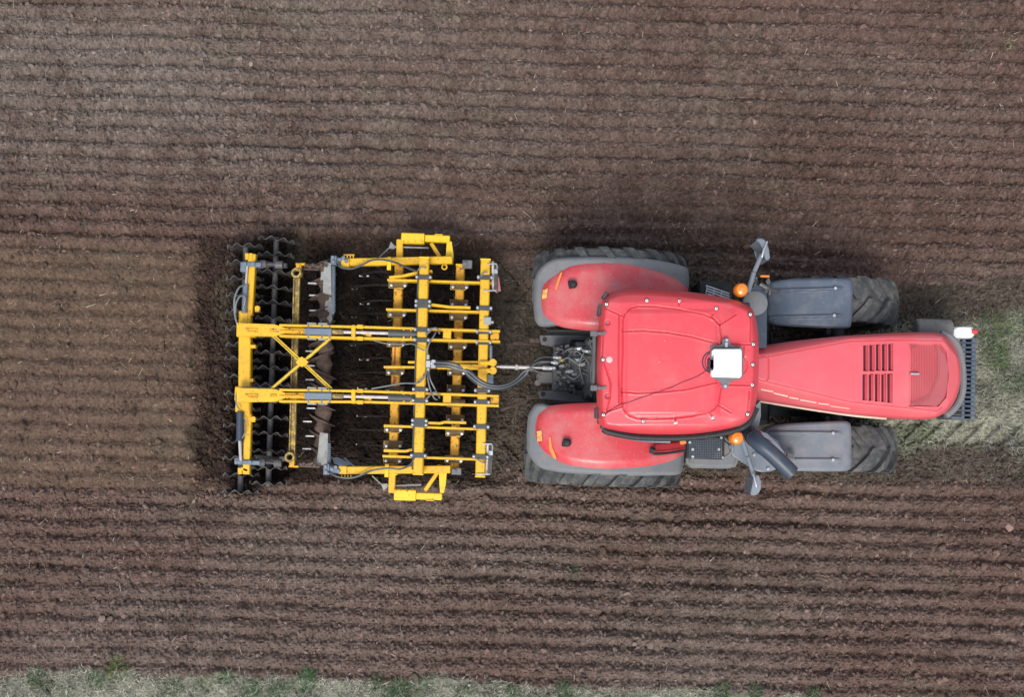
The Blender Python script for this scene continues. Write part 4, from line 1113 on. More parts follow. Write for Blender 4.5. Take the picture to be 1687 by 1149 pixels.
# ---------- rear beam with telescopic ends and their rams
RBm = B(); pbeam(RBm, (403, 512), (402, 688), 20, ZR_, .15, .012); RBm = obj('rear_beam', RBm, mYEL, K)
b = B(); pbeam(b, (415, 418), (409, 520), 13, ZR_ - .01, .12, .010); pbeam(b, (406.5, 417), (406.2, 428), 6, ZR_, .10); pbeam(b, (413, 417), (412.7, 428), 6, ZR_, .12); pbox(b, 420, 504, 427, 514, ZR_ - .1, ZR_ - .02); obj('beam_end', b, mYEL, RBm)
b = B(); pbeam(b, (408.3, 682), (405, 782), 11.5, ZR_ - .01, .12, .010); pbeam(b, (395, 771), (395, 782), 7, ZR_ - .02, .10); pbox(b, 412, 688, 420, 696, ZR_ - .1, ZR_ - .02); pbeam(b, (396, 772), (408, 776), 5, ZR_ - .01, .08); obj('beam_end', b, mYEL, RBm)
b = B(); pbox(b, 394, 512, 408, 534, ZR_ - .12, ZR_ + .012, .012); pbox(b, 390, 534, 420, 556, ZR_ - .14, ZR_ + .014, .012); pbox(b, 412, 568, 421, 574, ZR_ - .12, ZR_, .006); q = L(425, 509, ZR_ - .04); cyl(b, q, q + Vector((0, 0, .05)), .035, 12); obj('beam_bracket', b, mYEL, RBm)
b = B(); pbox(b, 387, 637, 420, 662, ZR_ - .14, ZR_ + .014, .012); pbox(b, 411, 624, 417, 630, ZR_ - .12, ZR_, .006); pbox(b, 388, 662, 410, 680, ZR_ - .14, ZR_ + .010, .01); q = L(418, 691, ZR_ - .04); cyl(b, q, q + Vector((0, 0, .05)), .035, 12); obj('beam_bracket', b, mYEL, RBm)
def ram(body0, body1, rod1, zz, rb, m, name='hydraulic_ram', par=None):
    b = B(); a, c_ = L(*body0, zz), L(*body1, zz); cyl(b, a, c_, rb, 18, ch=.006); d = (c_ - a).normalized()
    cyl(b, c_ - d * .03, c_, rb * 1.12, 18); cyl(b, a, a + d * .03, rb * 1.1, 18)
    o = obj(name, b, m, par or K)
    b = B(); e = L(*rod1, zz); cyl(b, c_, e, rb * .45, 12); obj('ram_rod', b, mROD, o)
    return o
ram((402.5, 516), (405, 470), (407.5, 438), ZR_ + .02, .036, mBLUE, par=RBm)
ram((395.5, 680), (395, 727), (397, 764), ZR_ + .03, .048, mPIPE, par=RBm)
for (x0, y0, x1, y1) in ((396, 431, 430, 440), (386, 758, 428, 767)):
    b = B(); pbox(b, x0, y0, x1, y1, ZR_ - .16, ZR_ + .025, .012); pbox(b, x0, y0 + 4 if y0 < 600 else y0 - 3, x0 + 9, y1 + 8 if y0 < 600 else y1 - 3, ZR_ - .14, ZR_ + .01, .01)
    for fx in (.22, .62):
        q = L(x0 + (x1 - x0) * fx, (y0 + y1) / 2, ZR_ + .025); cyl(b, q, q + Vector((0, 0, .03)), .030, 12, ch=.006)
    C_ = obj('end_clamp', b, mBLUE, RBm)
    b = B(); a = L(x1 - 2, (y0 + y1) / 2, ZR_ - .05); c_ = L(x1 + 8, (y0 + y1) / 2 - .5, ZR_ - .08); cyl(b, a, c_, .055, 14, ch=.01); q = L(x1 + 30, (y0 + y1) / 2 + 1, ZR_ - .18); cyl(b, c_, q, .022, 10); cyl(b, q - Vector((.05, 0, 0)), q + Vector((.05, 0, 0)), .055, 12); obj('clamp_spindle', b, mSTEEL, C_)
b = B()
hose(b, [(404, 470, ZR_ + .05), (394, 474, ZR_ + .12), (387, 490, ZR_ + .14), (386, 510, ZR_ + .12), (391, 534, ZR_ + .10), (404, 548, ZR_ + .08), (426, 553, ZR_ + .10), (448, 551, ZR_ + .2), (460, 546, ZR_ + .22)], .013)
hose(b, [(401, 509, ZR_ + .06), (404, 492, ZR_ + .1), (396, 488, ZR_ + .14), (389, 500, ZR_ + .14), (388, 516, ZR_ + .12)], .012)
hose(b, [(395, 676, ZR_ + .08), (389, 664, ZR_ + .10), (391, 646, ZR_ + .1), (402, 639, ZR_ + .10), (440, 640, ZR_ + .14), (470, 642, ZR_ + .2)], .010)
hose(b, [(399, 722, ZR_ + .06), (404, 712, ZR_ + .08), (405, 698, ZR_ + .06), (402, 688, ZR_ + .06)], .008)
obj('ram_hose', b, mHOSEG, RBm)

# ---------- the two long arms (each: two side plates, inner tube, grey slide block, rod and ram)
ZL = 1.12
def lower_y(x): return 0
def arm(yl0, yl1, yr, tops, x_r, up):
    """yl0,yl1: plate y at left; yr: pair at right end"""
    def yy(x, which):
        return np.interp(x, [392, 600, x_r], (yl0, tops[0], yr[0]) if which == 0 else (yl1, tops[1], yr[1]))
    b = B()
    for w in (0, 1):
        for xa, xb in ((460, 600), (600, x_r)):
            pbeam(b, (xa, yy(xa, w)), (xb, yy(xb, w)), 4.2, ZL, .20, .006)
    A_ = obj('drawbar_arm', b, mYEL, K)
    b = B()
    def mid(x): return (yy(x, 0) + yy(x, 1)) / 2
    plate(b, [(390, yy(392, 0) - 2), (452, yy(452, 0) - 1), (462, yy(462, 0) + 2), (470, mid(470) - 4), (470, mid(470) + 4), (462, yy(462, 1) - 2), (452, yy(452, 1) + 1), (390, yy(392, 1) + 2)], ZL - .16, ZL - .012)
    obj('arm_socket', b, mYEL, A_)
    b = B(); q0, q1 = (444, mid(444)), (456, mid(456)); pbeam(b, q0, q1, 7, ZL + .0, .05, .015); 
    pbeam(b, (404, mid(404) - 1), (425, mid(425) - 1), 3, ZL, .03); pbeam(b, (408, mid(408) + 3), (425, mid(425) + 3), 3, ZL, .03); obj('socket_cover', b, mYELL, A_)
    b = B(); pbeam(b, (458, mid(458)), (503, mid(503)), 10, ZL - .02, .12, .01); pbeam(b, (460, mid(460)), (500, mid(500)), 3, ZL + .0, .03); obj('inner_tube', b, mYELL, A_)
    b = B(); pbeam(b, (501.5, mid(501)), (546.5, mid(546)), 11.5, ZL + .03, .15, .012)
    for x in (508, 530, 543): pbeam(b, (x, yy(x, 0) - 2.5), (x, yy(x, 1) + 2.5), 3, ZL + .005, .05, .006)
    obj('slide_block', b, mBLUE, A_)
    b = B()
    for w, dy in ((0, -3.5), (1, 3.5)):
        for x in (506, 524): pbox(b, x, yy(x, w) + dy - 2, x + 15, yy(x, w) + dy + 2, ZL - .08, ZL - .01, .006)
    obj('adjuster_plate', b, mEDGE, A_)
    b = B(); cyl(b, L(547, mid(547), ZL - .02), L(566, mid(566), ZL - .02), .034, 12, ch=.01); obj('rod_eye', b, mYELD, A_)
    o = ram((690, mid(690)), (640, mid(640)), (564, mid(564)), ZL - .03, .052, mCLMP, par=A_)
    b = B()
    for x in (665, 677): pbeam(b, (x, yy(x, 0)), (x, yy(x, 1)), 2.8, ZL + .004, .10, .004)
    pbox(b, 730, yy(736, 0) + 1, 743, yy(736, 1) - 1, ZL - .12, ZL - .02, .01)
    obj('cross_plate', b, mYEL, A_)
    b = B(); pbeam(b, (582, yy(585, 0) - 3), (582, yy(585, 1) + 3), 7, ZL + .012, .16, .01)
    for x in (592,): pbox(b, x - 4, yy(x, 0) - 4, x + 6, yy(x, 0) + 3, ZL - .05, ZL + .02, .008); pbox(b, x - 4, yy(x, 1) - 3, x + 6, yy(x, 1) + 4, ZL - .05, ZL + .02, .008)
    obj('arm_clamp', b, mYEL, A_)
    b = B(); pbeam(b, (594, mid(594) - 1), (612, mid(612) + 4), 7, ZL - .02, .08, .01); obj('arm_stay', b, mYELL, A_)
    b = B(); pbox(b, 808, yr[0] + 1.5, 822, yr[1] - 1.5, ZL - .26, ZL - .03, .01); obj('end_block', b, mYELL, A_)
    b = B(); hose(b, [(702, mid(702) + 1, ZL + .05), (712, mid(712) - 9, ZL + .2), (720, mid(720) - 10, ZL + .2), (724, mid(724) - 2, ZL + .04)], .012); obj('ram_hose', b, mHOSEG, A_)
    return A_
arm(534.5, 551.5, (546, 563), (539, 557.5), 824, True)
arm(641.5, 661, (653, 669), (645, 662.5), 822, False)

# ---------- crossed braces between the arms
XB = B(); pbeam(XB, (450, 553), (545, 641), 5.6, ZL - .06, .05, .008); XB = obj('cross_brace', XB, mYELD, K)
b = B(); pbeam(b, (548, 554), (448, 640), 5.6, ZL - .055, .05, .008); obj('cross_brace', b, mYELD, XB)
b = B()
for (p0, p1) in (((450, 553), (545, 641)), ((548, 554), (448, 640))):
    for o_ in (-2.4, 2.4): pbeam(b, (p0[0] + o_ * .8, p0[1] - o_ * .3), (p1[0] + o_ * .8, p1[1] - o_ * .3), 1.6, ZL - .045, .03, .003)
obj('brace_flange', b, mYELB, XB)
b = B(); plate(b, [(487, 597), (492, 591), (497, 588), (502, 591), (508, 597), (503, 602), (497, 605), (491, 602)], ZL - .09, ZL - .03); obj('brace_gusset', b, mYEL, XB)

# ---------- muddy rear angle bar with its round ends and side links
AB = B(); pbeam(AB, (488.5, 458), (480.5, 750), 9.5, .80, .03, .004); pbeam(AB, (492.6, 458), (484.6, 750), 2, .84, .08, .003); pbeam(AB, (484.3, 458), (476.3, 750), 2, .84, .08, .003)
AB = obj('angle_bar', AB, mYELD, K)
for (x, y, s) in ((488.5, 450, 1), (477.5, 754, -1)):
    b = B(); q = L(x, y, .86); lathe(b, [(.036, -.08), (.074, -.08), (.066, .03), (.040, .03)], 'Z', 24, q, closed=True); obj('bar_eye', b, mYELD, AB)
    b = B(); pbeam(b, (x + 3, y - s * 4), (x + 3.5, y - s * 16), 9, .87, .10, .01); pbox(b, x - 2, y - s * 15 - 2, x + 14, y - s * 15 + 2, .72, .86, .006); obj('bar_bracket', b, mYELL, AB)
    b = B(); yy_ = y - s * 14
    pbeam(b, (x + 12, yy_), (x + 50, yy_ + 1.5), 4, .78, .06, .01); pbeam(b, (x + 10, yy_ + s * 7), (x + 36, yy_ + s * 8), 3, .76, .05, .01)
    for k in range(7): box(b, L(x + 14 + k * 4.5, yy_ + s * (1 + (k % 3) * 1.5), .80), .04, .05, .05, .01, k)
    obj('side_link', b, mMUD, AB)
# scraper blades between the leveller and the rear roller
sb = None
for x, y in ((514, 467), (516, 487), (516, 512), (514, 535), (512, 558), (510, 579), (511, 603), (510, 626), (511, 650), (512, 673), (506, 695), (510, 719), (505, 740)):
    q = L(x, y, .45)
    if sb is None:
        b = B(); prof_beam(b, (-.06, 0, 0), (.065, 0, 0), .019, .05, .004); sb = obj('scraper', b, mWORN, AB, loc=q)
        b = B(); prof_beam(b, (-.20, 0, .33), (-.05, 0, -.01), .015, .03, .003); obj('scraper_stalk', b, mTINE, sb)
    else: dup(sb, AB, q)

# ---------- soil-caked levelling discs in a row
a, c_ = L(539, 432, .36), L(530, 768, .36)
b = B(); N = 60
tube(b, [a.lerp(c_, t) + Vector((random.uniform(-.006, .006), 0, 0)) for t in np.linspace(0, 1, N)], [.095 + .02 * math.sin(t * 6.28 * 12.5) + random.uniform(0, .008) for t in np.linspace(0, 1, N)], 20)
LV = obj('leveller_shaft', b, mMUD, K)
ld = None
for k in range(13):
    q = a.lerp(c_, (k + .3) / 13)
    if ld is None:
        ld = disc_mesh('levelling_disc', .20, 1, 0.0, mMUD, .012, 40, .05); ld.parent = LV; o = ld
    else: o = dup(ld, LV)
    o.location = q - Vector((.04, 0, .06)); o.rotation_euler = (0, 0, R(24 if k < 7 else -24))
# edge deflector plates and their gear brackets
def deflector(poly_plate, lobe, rackx, ry0, ry1, br):
    b = B(); plate(b, poly_plate, .50, .70); D_ = obj('side_deflector', b, mEDGE, K)
    if lobe:
        b = B(); plate(b, lobe, .42, .46); obj('edge_disc', b, mEDGE, D_)
    b = B(); pbeam(b, (rackx, ry0), (rackx - .8, ry1), 3.6, .86, .06, .006)
    for k in range(int((ry1 - ry0) / 3.2)): q = L(rackx, ry0 + k * 3.2, .87); box(b, q, .05, .012, .02, .002)
    obj('adjuster_rack', b, mBLUE, D_)
    b = B(); x0, y0, x1, y1 = br
    pbox(b, x0, y0, x0 + 9, y1, .78, .96, .008); pbox(b, x0 + 9, y0 + 3, x1, y1 - 2, .80, .94, .015)
    for fx, fy in ((.12, .25), (.15, .75), (.5, .5), (.7, .3), (.85, .65)):
        q = L(x0 + (x1 - x0) * fx, y0 + (y1 - y0) * fy, .96); cyl(b, q - Vector((0, 0, .04)), q + Vector((0, 0, .03)), .026, 10, ch=.005)
    obj('deflector_bracket', b, mBLUE, D_)
    return D_
D1 = deflector([(534, 431), (545, 434), (546, 486), (532, 482), (533, 452)], [(538, 488), (546, 490), (547.5, 505), (547, 528), (543, 532), (536, 520), (535, 505)], 549.5, 440, 518, (545, 421, 575, 436))
b = B(); plate(b, [(528, 523), (536, 521), (542, 527), (546, 533), (528, 533)], .40, .43); obj('deflector_wing', b, mBLUE, D1)
b = B(); plate(b, [(529, 448), (536, 447), (537, 459), (528, 462)], .58, .64); obj('deflector_hinge', b, mEDGE, D1)
D2 = deflector([(527, 713), (540, 715), (540, 766), (520, 767), (524, 745)], None, 542, 732, 766, (533, 765, 562, 783))
b = B(); plate(b, [(548, 755), (556, 754), (575, 763), (584, 766), (560, 768), (550, 764)], .60, .64); pbeam(b, (567, 755), (585, 770), 3, .66, .05); obj('deflector_wing', b, mBLUE, D2)

# ---------- side arms
def side_arm(p0, p1, bracket, hose_pts):
    b = B(); pbeam(b, p0, p1, 12.5, .93, .12, .010); S = obj('side_arm', b, mYEL, K)
    x, y, s = bracket
    b = B(); pbox(b, x, y - 7, x + 13, y + 7, .80, .955, .01); 
    for dx in (0, 5, 10, 15): pbeam(b, (x + 5 + dx, y - s * 8), (x + 5 + dx, y - s * 13), 1.8, .93, .03, .002)
    pbeam(b, (x + 4, y - s * 13), (x + 22, y - s * 13), 2, .93, .03, .002)
    obj('arm_socket', b, mYEL, S)
    b = B(); hose(b, hose_pts, .014); obj('arm_hose', b, mHOSE, S)
    b = B()
    for dx in (0,): pbox(b, x + 76, y - 10, x + 82, y + 12, .90, .955, .008)
    obj('arm_collar', b, mYELB, S)
    return S
side_arm((562, 432), (745, 428), (562, 433, 1), [(557, 430, .98), (561, 440, 1.0), (578, 443, 1.0), (596, 437, 1.02), (612, 429, 1.04), (632, 428, 1.04), (652, 433, 1.02), (668, 440, 1.1), (686, 447, 1.18)])
side_arm((560, 775.5), (742, 774), (558, 775, -1), [(540, 778, .96), (556, 786, .98), (578, 788, .98), (598, 782, 1.0), (615, 775, 1.04), (640, 772, 1.04), (660, 773, 1.04), (676, 766, 1.1), (683, 754, 1.16)])

# ---------- cross bars
def crossbar(x0, y0, x1, y1, w, z, m, label=None):
    b = B(); pbeam(b, (x0, y0), (x1, y1), w, z, .14 if z < 1 else .16, .014); o = obj('cross_bar', b, m, K)
    b = B()
    for (xx, yy) in ((x0, y0), (x1, y1)): pbox(b, xx - w / 2 - .6, yy - 1.5, xx + w / 2 + .6, yy + 1.5, z - .15, z + .006, .006)
    obj('end_cap', b, mYELB, o)
    return o
cA = crossbar(657.5, 425, 646.5, 782, 14.5, ZA, mYELL)
cC = crossbar(758.5, 436, 748, 773, 14.5, ZA, mYELL)
cB = crossbar(699, 424, 688.5, 782, 16, ZB + .06, mYEL)
cD = crossbar(800, 427, 791, 786, 16, ZB, mYEL)
b = B(); pbeam(b, (689.0, 446), (679.2, 774), 2.6, ZB + .0, .10, .003); obj('bar_channel', b, mCLMP, cB)
b = B(); pbeam(b, (651.2, 560), (648.5, 640), 2.2, ZA + .008, .02, .002); obj('red_strip', b, mBRED, cA)

# ---------- thin longitudinal tine carriers
carr = []
for (x0, y0, x1, y1) in ((638, 461, 815, 466.5), (636, 510, 800, 514.5), (672, 597, 818, 597), (632, 605, 724, 605.5), (632, 702, 800, 708), (630, 752, 800, 758)):
    b = B(); pbeam(b, (x0, y0), (x1, y1), 4.0, ZB - .075, .16, .005)
    obj('tine_carrier', b, mYEL, K)
for pts in ([(641, 457), (662, 455), (688, 449), (712, 447)], [(632, 743), (668, 744), (676, 742), (700, 741)], [(710, 502), (740, 506), (775, 507)], [(702, 697), (726, 698), (731, 696), (768, 697)]):
    b = B()
    for p0, p1 in zip(pts, pts[1:]): pbeam(b, p0, p1, 4.4, ZB - .04, .14, .004)
    obj('tine_bracket', b, mYEL, K)
b = B(); pbeam(b, (790, 598), (817, 598.5), 7, ZB + .05, .18, .015); pbeam(b, (788, 611), (817, 611), 8, ZB + .05, .18, .015)
for x in (812,): 
    q = L(x, 598, ZB + .05); cyl(b, q - Vector((0, 0, .02)), q + Vector((0, 0, .02)), .05, 14)
    q = L(x, 611, ZB + .05); cyl(b, q - Vector((0, 0, .02)), q + Vector((0, 0, .02)), .05, 14)
pbeam(b, (720, 604), (795, 605), 9, ZB - .03, .12, .01)
HD = obj('headstock', b, mYEL, K)
b = B(); cyl(b, L(809, 570, ZB + .02), L(809, 593, ZB + .02), .020, 10); pbox(b, 804, 617, 813, 633, ZB - .1, ZB + .02, .01); obj('hitch_pin', b, mBLUE, HD)

# clamps with bolts
cl0 = None
def clamp(x, y, z, par):
    global cl0
    q = L(x, y, z)
    if cl0 is None:
        b = B(); box(b, (0, 0, .006), .21, .062, .016, .005); box(b, (0, 0, -.172), .21, .062, .016, .005)
        for s in (-1, 1): box(b, (s * .076, 0, -.08), .012, .058, .165, .003)
        cl0 = obj('bar_clamp', b, mCLMP, par, loc=q)
        b0 = None
        for s in (-1, 1):
            if b0 is None:
                b = B(); lathe(b, [(.020, 0), (.020, .018), (.014, .022), (.010, .022), (.010, .034)], 'Z', 6); cyl(b, (0, 0, -.2), (0, 0, .0), .010, 8)
                b0 = obj('bolt', b, mSILV, cl0, loc=(s * .088, 0, .014)); o = b0
            else: dup(b0, cl0, (s * .088, 0, .014))
        return
    dup(cl0, par, q)
for y in (457, 497, 504, 543.5, 560.5, 642, 660.5, 693.5, 700.5, 751): clamp(699 - (y - 424) * .0293, y, ZB + .065, cB)
for y in (457.5, 508, 547, 564.5, 644, 663, 703.5, 753): clamp(800 - (y - 427) * .025, y, ZB + .005, cD)
# tine holders on the low bars: outlined plates with two bolts
th0 = None
def holder(x, y, z, par, w=30, h=14):
    global th0
    q = L(x, y, z)
    if th0 is None:
        b = B()
        plate_pts = [(-.12, -.055), (.08, -.055), (.12, -.02), (.12, .05), (-.12, .05)]
        v1 = [b.verts.new((px_, py_, .0)) for px_, py_ in plate_pts]; v0 = [b.verts.new((v.co.x, v.co.y, -.012)) for v in v1]
        b.faces.new(v1); b.faces.new(v0[::-1])
        for i in range(5): b.faces.new((v0[i], v0[(i + 1) % 5], v1[(i + 1) % 5], v1[i]))
        th0 = obj('tine_holder', b, mHOLD, par, loc=q)
        b = B()
        for (xa, ya, xb, yb) in ((-.12, -.055, .08, -.055), (-.12, -.055, -.12, .05)):
            prof_beam(b, (xa, ya, .004), (xb, yb, .004), .012, .03, .002)
        obj('holder_rim', b, mYELD, th0)
        b0 = None
        for xx in (-.09, .09):
            if b0 is None:
                b = B(); lathe(b, [(.021, 0), (.021, .018), (.010, .020), (.010, .030)], 'Z', 6); b0 = obj('bolt', b, mSILV, th0, loc=(xx, -.02, 0))
            else: dup(b0, th0, (xx, -.02, 0))
        return
    dup(th0, par, q)
def xa(y): return 657.5 - (y - 425) * .0308
def xc(y): return 758.5 - (y - 436) * .0312
for y in (468, 516.5, 565, 612, 643, 706, 733, 758): holder(xa(y), y, ZA + .014, cA)
for y in (471, 500, 521, 569.5, 612, 641, 664, 690, 712, 757): holder(xc(y), y, ZA + .014, cC)

# tines: curved shanks with worn bright feet
tn0 = None
def tine(x, y, par, xb):
    """shank from the bar (xb) to its worn foot at photo point (x, y)"""
    global tn0
    q = L(x, y, .26); p = L(xb, y, ZA - .14)
    key = p - q
    b = B()
    pts = spline([(key.x, 0, key.z + .10), (key.x * .55, 0, key.z + .14), (key.x * .12, 0, key.z * .75), (-.02, 0, key.z * .35), (.02, 0, 0), (.10, 0, -.16), (.22, 0, -.32)], 5)
    for a_, c2 in zip(pts, pts[1:]): prof_beam(b, a_, c2, .022, .045, .003, Vector((.3, 0, 1)))
    o = obj('tine', b, mTINE, par, loc=q)
    b = B(); ln_ = .068 if int(x) > 590 else .038; prof_beam(b, (-ln_, 0, .0), (ln_, 0, .01), .022, .03, .004); obj('tine_foot', b, mWORN, o)
for x, y in ((600, 455), (584, 476), (601, 501), (583, 522), (582, 569), (600, 593), (581, 616), (597, 640), (596, 686), (579, 708), (595, 733), (578, 755), (599, 548)):
    tine(x, y, cA, xa(y))
for y in (466, 512, 558, 604, 655, 702, 752):
    b = B()
    q = L(xc(y) , y, ZA - .14)
    pts = spline([(0, 0, .10), (-.22, 0, .12), (-.36, 0, -.08), (-.30, 0, -.34), (-.12, 0, -.58)], 5)
    for a_, c2 in zip(pts, pts[1:]): prof_beam(b, a_, c2, .026, .05, .003, Vector((.3, 0, 1)))
    o = obj('tine', b, mTINE, cC, loc=q)
    b = B(); prof_beam(b, (-.20, 0, -.52), (-.02, 0, -.62), .06, .02, .004); obj('tine_foot', b, mTINE, o)

# ---------- end frames left and right of the low bars
def end_frame(boxr, tubr, legl, legr, diag, gus, s):
    b = B(); pbox(b, *boxr, .66, .80, .014); E = obj('end_frame', b, mYELB, K)
    b = B(); pbox(b, *tubr, .66, .785, .012); pbeam(b, (tubr[0] + 16, tubr[1] if s > 0 else tubr[3]), (tubr[0] + 29, tubr[1] if s > 0 else tubr[3]), 1.6, .80, .02, .002); obj('frame_tube', b, mYELB, E)
    b = B(); pbeam(b, legl[0], legl[1], 11, .76, .12, .01); obj('frame_leg', b, mYEL, E)
    b = B(); plate(b, legr, .64, .77); obj('frame_leg', b, mYELB, E)
    b = B(); pbeam(b, diag[0], diag[1], 6.5, .75, .05, .008); q = L(*gus, .78); lathe(b, [(.022, -.03), (.042, -.03), (.042, .0), (.022, .0)], 'Z', 16, q, closed=True); obj('frame_strut', b, mYEL, E)
    for t in (.1, .3, .6, .9):
        b = B(); q = L(boxr[0] + (boxr[2] - boxr[0]) * t, boxr[3] - 3 if s > 0 else boxr[1] + 3, .80); cyl(b, q, q + Vector((0, 0, .012)), .014, 8); obj('bolt', b, mYELL, E)
    b = B(); x0 = boxr[0]; y0 = boxr[3] if s > 0 else boxr[1]
    pbeam(b, (x0 - 12, y0 + s * 5), (x0 + 45, y0 + s * 7), 2.4, .72, .04, .004); plate(b, [(x0 - 21, y0 + s * 8), (x0 - 17, y0 - s * 3), (x0 - 13, y0 + s * 1), (x0 - 8, y0 + s * 6), (x0 - 12, y0 + s * 9)], .60, .64); pbeam(b, (x0 - 20, y0 + s * 7), (x0 - 36, y0 + s * 22), 1.6, .66, .02, .002)
    obj('side_guard', b, mEDGE, E)
end_frame((661, 383, 699, 401.5), (700, 386.5, 741, 399.5), ((658.5, 394), (658, 426)), [(736, 398), (744, 398), (747, 420), (746, 434), (733, 433), (735, 415)], ((710, 400), (727, 428)), (732, 440), 1)
end_frame((649, 806.5, 685, 826), (685.5, 812, 728, 825), ((646, 780), (645, 813)), [(723, 778), (736, 778), (734, 800), (731, 813), (725, 813), (724, 800)], ((700, 809), (722, 777)), (723, 771), -1)
b = B(); pbeam(b, (640, 427), (776, 437), 8, .95, .1, .01) if False else box(b, L(770, 436, .86), .13, .11, .08, .01); q = L(766, 436, .9); cyl(b, q, q + Vector((0, 0, .05)), .03, 10); obj('bar_lug', b, mLINK, cC)
b = B(); box(b, L(752, 777, .86), .13, .09, .08, .01); q = L(748, 777, .9); cyl(b, q, q + Vector((0, 0, .05)), .03, 10); obj('bar_lug', b, mLINK, cC)

# ---------- warning boards on wire brackets at the ends of the front bar
def board(x, y0, y1, tilt, red):
    a, c_ = L(x, y0, .85), L(x + tilt, y1, .85)
    b = B(); prof_beam(b, (a.x, a.y, .85), (c_.x, c_.y, .85), .03, .42, .006, Vector((-.12, 0, 1)).normalized()); o = obj('warning_board', b, mOFFW, cD)
    if red:
        b = B(); plate(b, [(x + 5, y1 - 22), (x + 7, y1 - 24), (x + 10, y1), (x + 5, y1)], .70, .73); obj('board_stripe', b, mat('faded_red', (.45, .16, .17), .6), o)
    b = B()
    tube(b, [L(x - 12, y0 + 1, 1.12), L(x + 3, y0 + 1, 1.12), L(x + 4.5, y0 + 5, 1.10), L(x + 4, y0 + 14, 1.0)], .010, 6)
    tube(b, [L(x - 20 + tilt, y1 - 1, 1.12), L(x + 2 + tilt, y1 - 1, 1.12), L(x + 3 + tilt, y1 - 5, 1.05)], .010, 6)
    pbox(b, x - 5, (y0 + y1) / 2 - 14, x + 5, (y0 + y1) / 2 - 6, .98, 1.03, .006)
    obj('board_bracket', b, mSILV, o)
board(815, 434, 480, .5, True); board(807, 731, 783, -2.5, False)
b = B(); pbox(b, 797, 522, 809, 535, ZB - .05, ZB + .05, .01); q = L(808, 531, ZB + .03); cyl(b, q, q + Vector((.04, 0, 0)), .02, 8); obj('socket_box', b, mEDGE, cD)

# ---------- hydraulic block and the hose loom to the tractor
b = B(); pbox(b, 702, 594, 709, 606, 1.1, 1.24, .008); pbox(b, 710, 593, 718, 598.5, 1.12, 1.25, .01); pbox(b, 710, 601, 718, 607, 1.12, 1.25, .01)
for x, y in ((705.5, 589), (705.5, 611), (704, 600)):
    q = L(x, y, 1.2); cyl(b, q - Vector((0, .03, 0)), q + Vector((0, .03, 0)), .022, 10)
for x, y in ((714, 596), (714, 604), (712, 600)):
    q = L(x, y, 1.25); cyl(b, q, q + Vector((0, 0, .03)), .022, 8)
VB = obj('hydraulic_manifold', b, mSILV, K)
loom = [(7, 0), (3.2, .08), (0, .02), (-3.4, .10), (-7, .0)]
for k, (o_, dz) in enumerate(loom):
    b = B(); 
    end = ((916, 589), (914, 597), (902, 607), (888, 619), (914, 598))[k]
    hose(b, [(718, 596 + k * 2.2, 1.2), (738, 596.5 + k * 2.4, 1.26 + dz), (756, 602 + k * 2.4 - .5, 1.28 + dz), (772, 616 + o_ * .9, 1.30 + dz), (788, 629 + o_ * .8, 1.34 + dz), (806, 637 + o_ * .6, 1.30 + dz), (828, 638 + o_ * .6, 1.2 + dz), (848, 630 + o_ * .7, 1.1 + dz), (864, 616 + o_, 1.05 + dz), (876, 602 + k * 2.5, 1.08 + dz), (890, (590, 597, 606, 616, 600)[k], 1.1), (*end, 1.12)], .0095)
    obj('hydraulic_hose', b, mHOSEG if k % 2 else mHOSE, VB)
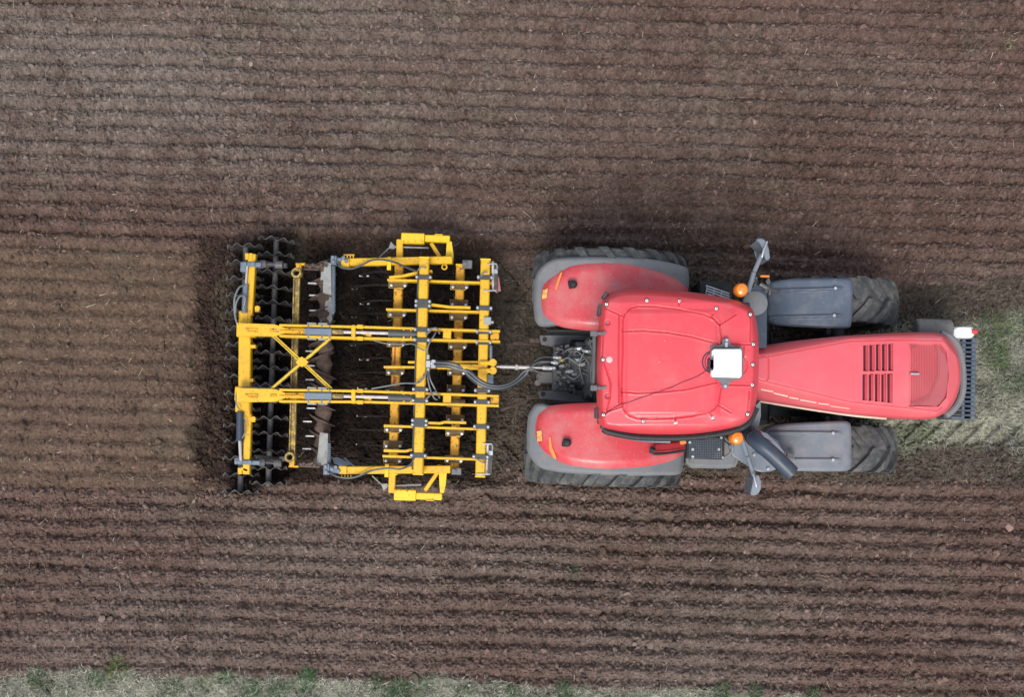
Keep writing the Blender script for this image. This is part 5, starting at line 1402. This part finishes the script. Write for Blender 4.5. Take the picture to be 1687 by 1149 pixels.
for pp in ([(705.5, 588, 1.2), (704, 578, 1.25), (707, 566, 1.26), (714, 555, 1.24), (718, 548, 1.2)], [(706, 612, 1.2), (705, 625, 1.28), (709, 642, 1.26), (715, 656, 1.2), (720, 659, 1.14)], [(706.5, 612, 1.2), (709, 626, 1.3), (717, 642, 1.28), (721, 649, 1.2)],
           [(706, 609, 1.2), (700, 620, 1.26), (694, 628, 1.2), (684, 632, 1.24), (664, 632, 1.1), (640, 636, 1.1), (612, 641, 1.12)], [(700, 578, 1.24), (690, 574, 1.24), (680, 567, 1.15), (660, 568, .95), (634, 566, .9), (612, 560, 1.0)], [(803, 449, 1.16), (797, 449, 1.16), (792, 456, 1.13)], [(702, 442, 1.22), (694, 440, 1.22), (688, 446, 1.15)], [(786, 757, 1.14), (794, 762, 1.16), (800, 763, 1.12)], [(698, 617, 1.2), (697, 624, 1.22), (688, 630, 1.22)]):
    b = B(); hose(b, pp, .010); obj('hydraulic_hose', b, mHOSEG, VB)
# ================================================================== CAMERA AND DAYLIGHT (thin overcast)
cam = bpy.data.objects.new('camera', bpy.data.cameras.new('camera')); COL.objects.link(cam)
cam.location = (0, 0, HC); cam.rotation_euler = (TILT, 0, 0)
cam.data.sensor_fit = 'HORIZONTAL'; cam.data.sensor_width = 36.0; cam.data.lens = 36.0 * FPX / 1687.0
cam.data.clip_start = .1; cam.data.clip_end = 3000
sc.camera = cam
W = bpy.data.worlds.new('World'); sc.world = W; W.use_nodes = True
nt = W.node_tree; nt.nodes.clear(); lk = nt.links.new
EL, AZ = R(61), R(192)          # sun behind the camera's lower edge, slightly to the left
sky = nt.nodes.new('ShaderNodeTexSky'); sky.sky_type = 'NISHITA'; sky.sun_disc = False
sky.sun_elevation = EL; sky.sun_rotation = AZ; sky.air_density = 1.2; sky.dust_density = 3.0; sky.ozone_density = 1.0
hsv = nt.nodes.new('ShaderNodeHueSaturation'); hsv.inputs['Saturation'].default_value = .60
bg = nt.nodes.new('ShaderNodeBackground'); bg.inputs[1].default_value = .118
wo = nt.nodes.new('ShaderNodeOutputWorld')
lk(sky.outputs[0], hsv.inputs['Color']); lk(hsv.outputs[0], bg.inputs[0]); lk(bg.outputs[0], wo.inputs[0])
sun = bpy.data.objects.new('sun', bpy.data.lights.new('sun', 'SUN')); COL.objects.link(sun)
sun.data.energy = 1.2; sun.data.angle = R(24); sun.data.color = (1.0, .95, .88)
d = Vector((math.sin(AZ) * math.cos(EL), math.cos(AZ) * math.cos(EL), math.sin(EL)))
sun.rotation_euler = d.to_track_quat('Z', 'Y').to_euler()
sun.location = d * 60
vs = sc.view_settings; vs.view_transform = 'Standard'; vs.look = 'None'; vs.exposure = 0.82; vs.gamma = 1.0; vs.use_curve_mapping = False
sc.cycles.max_bounces = 6; sc.cycles.diffuse_bounces = 2; sc.cycles.use_denoising = True
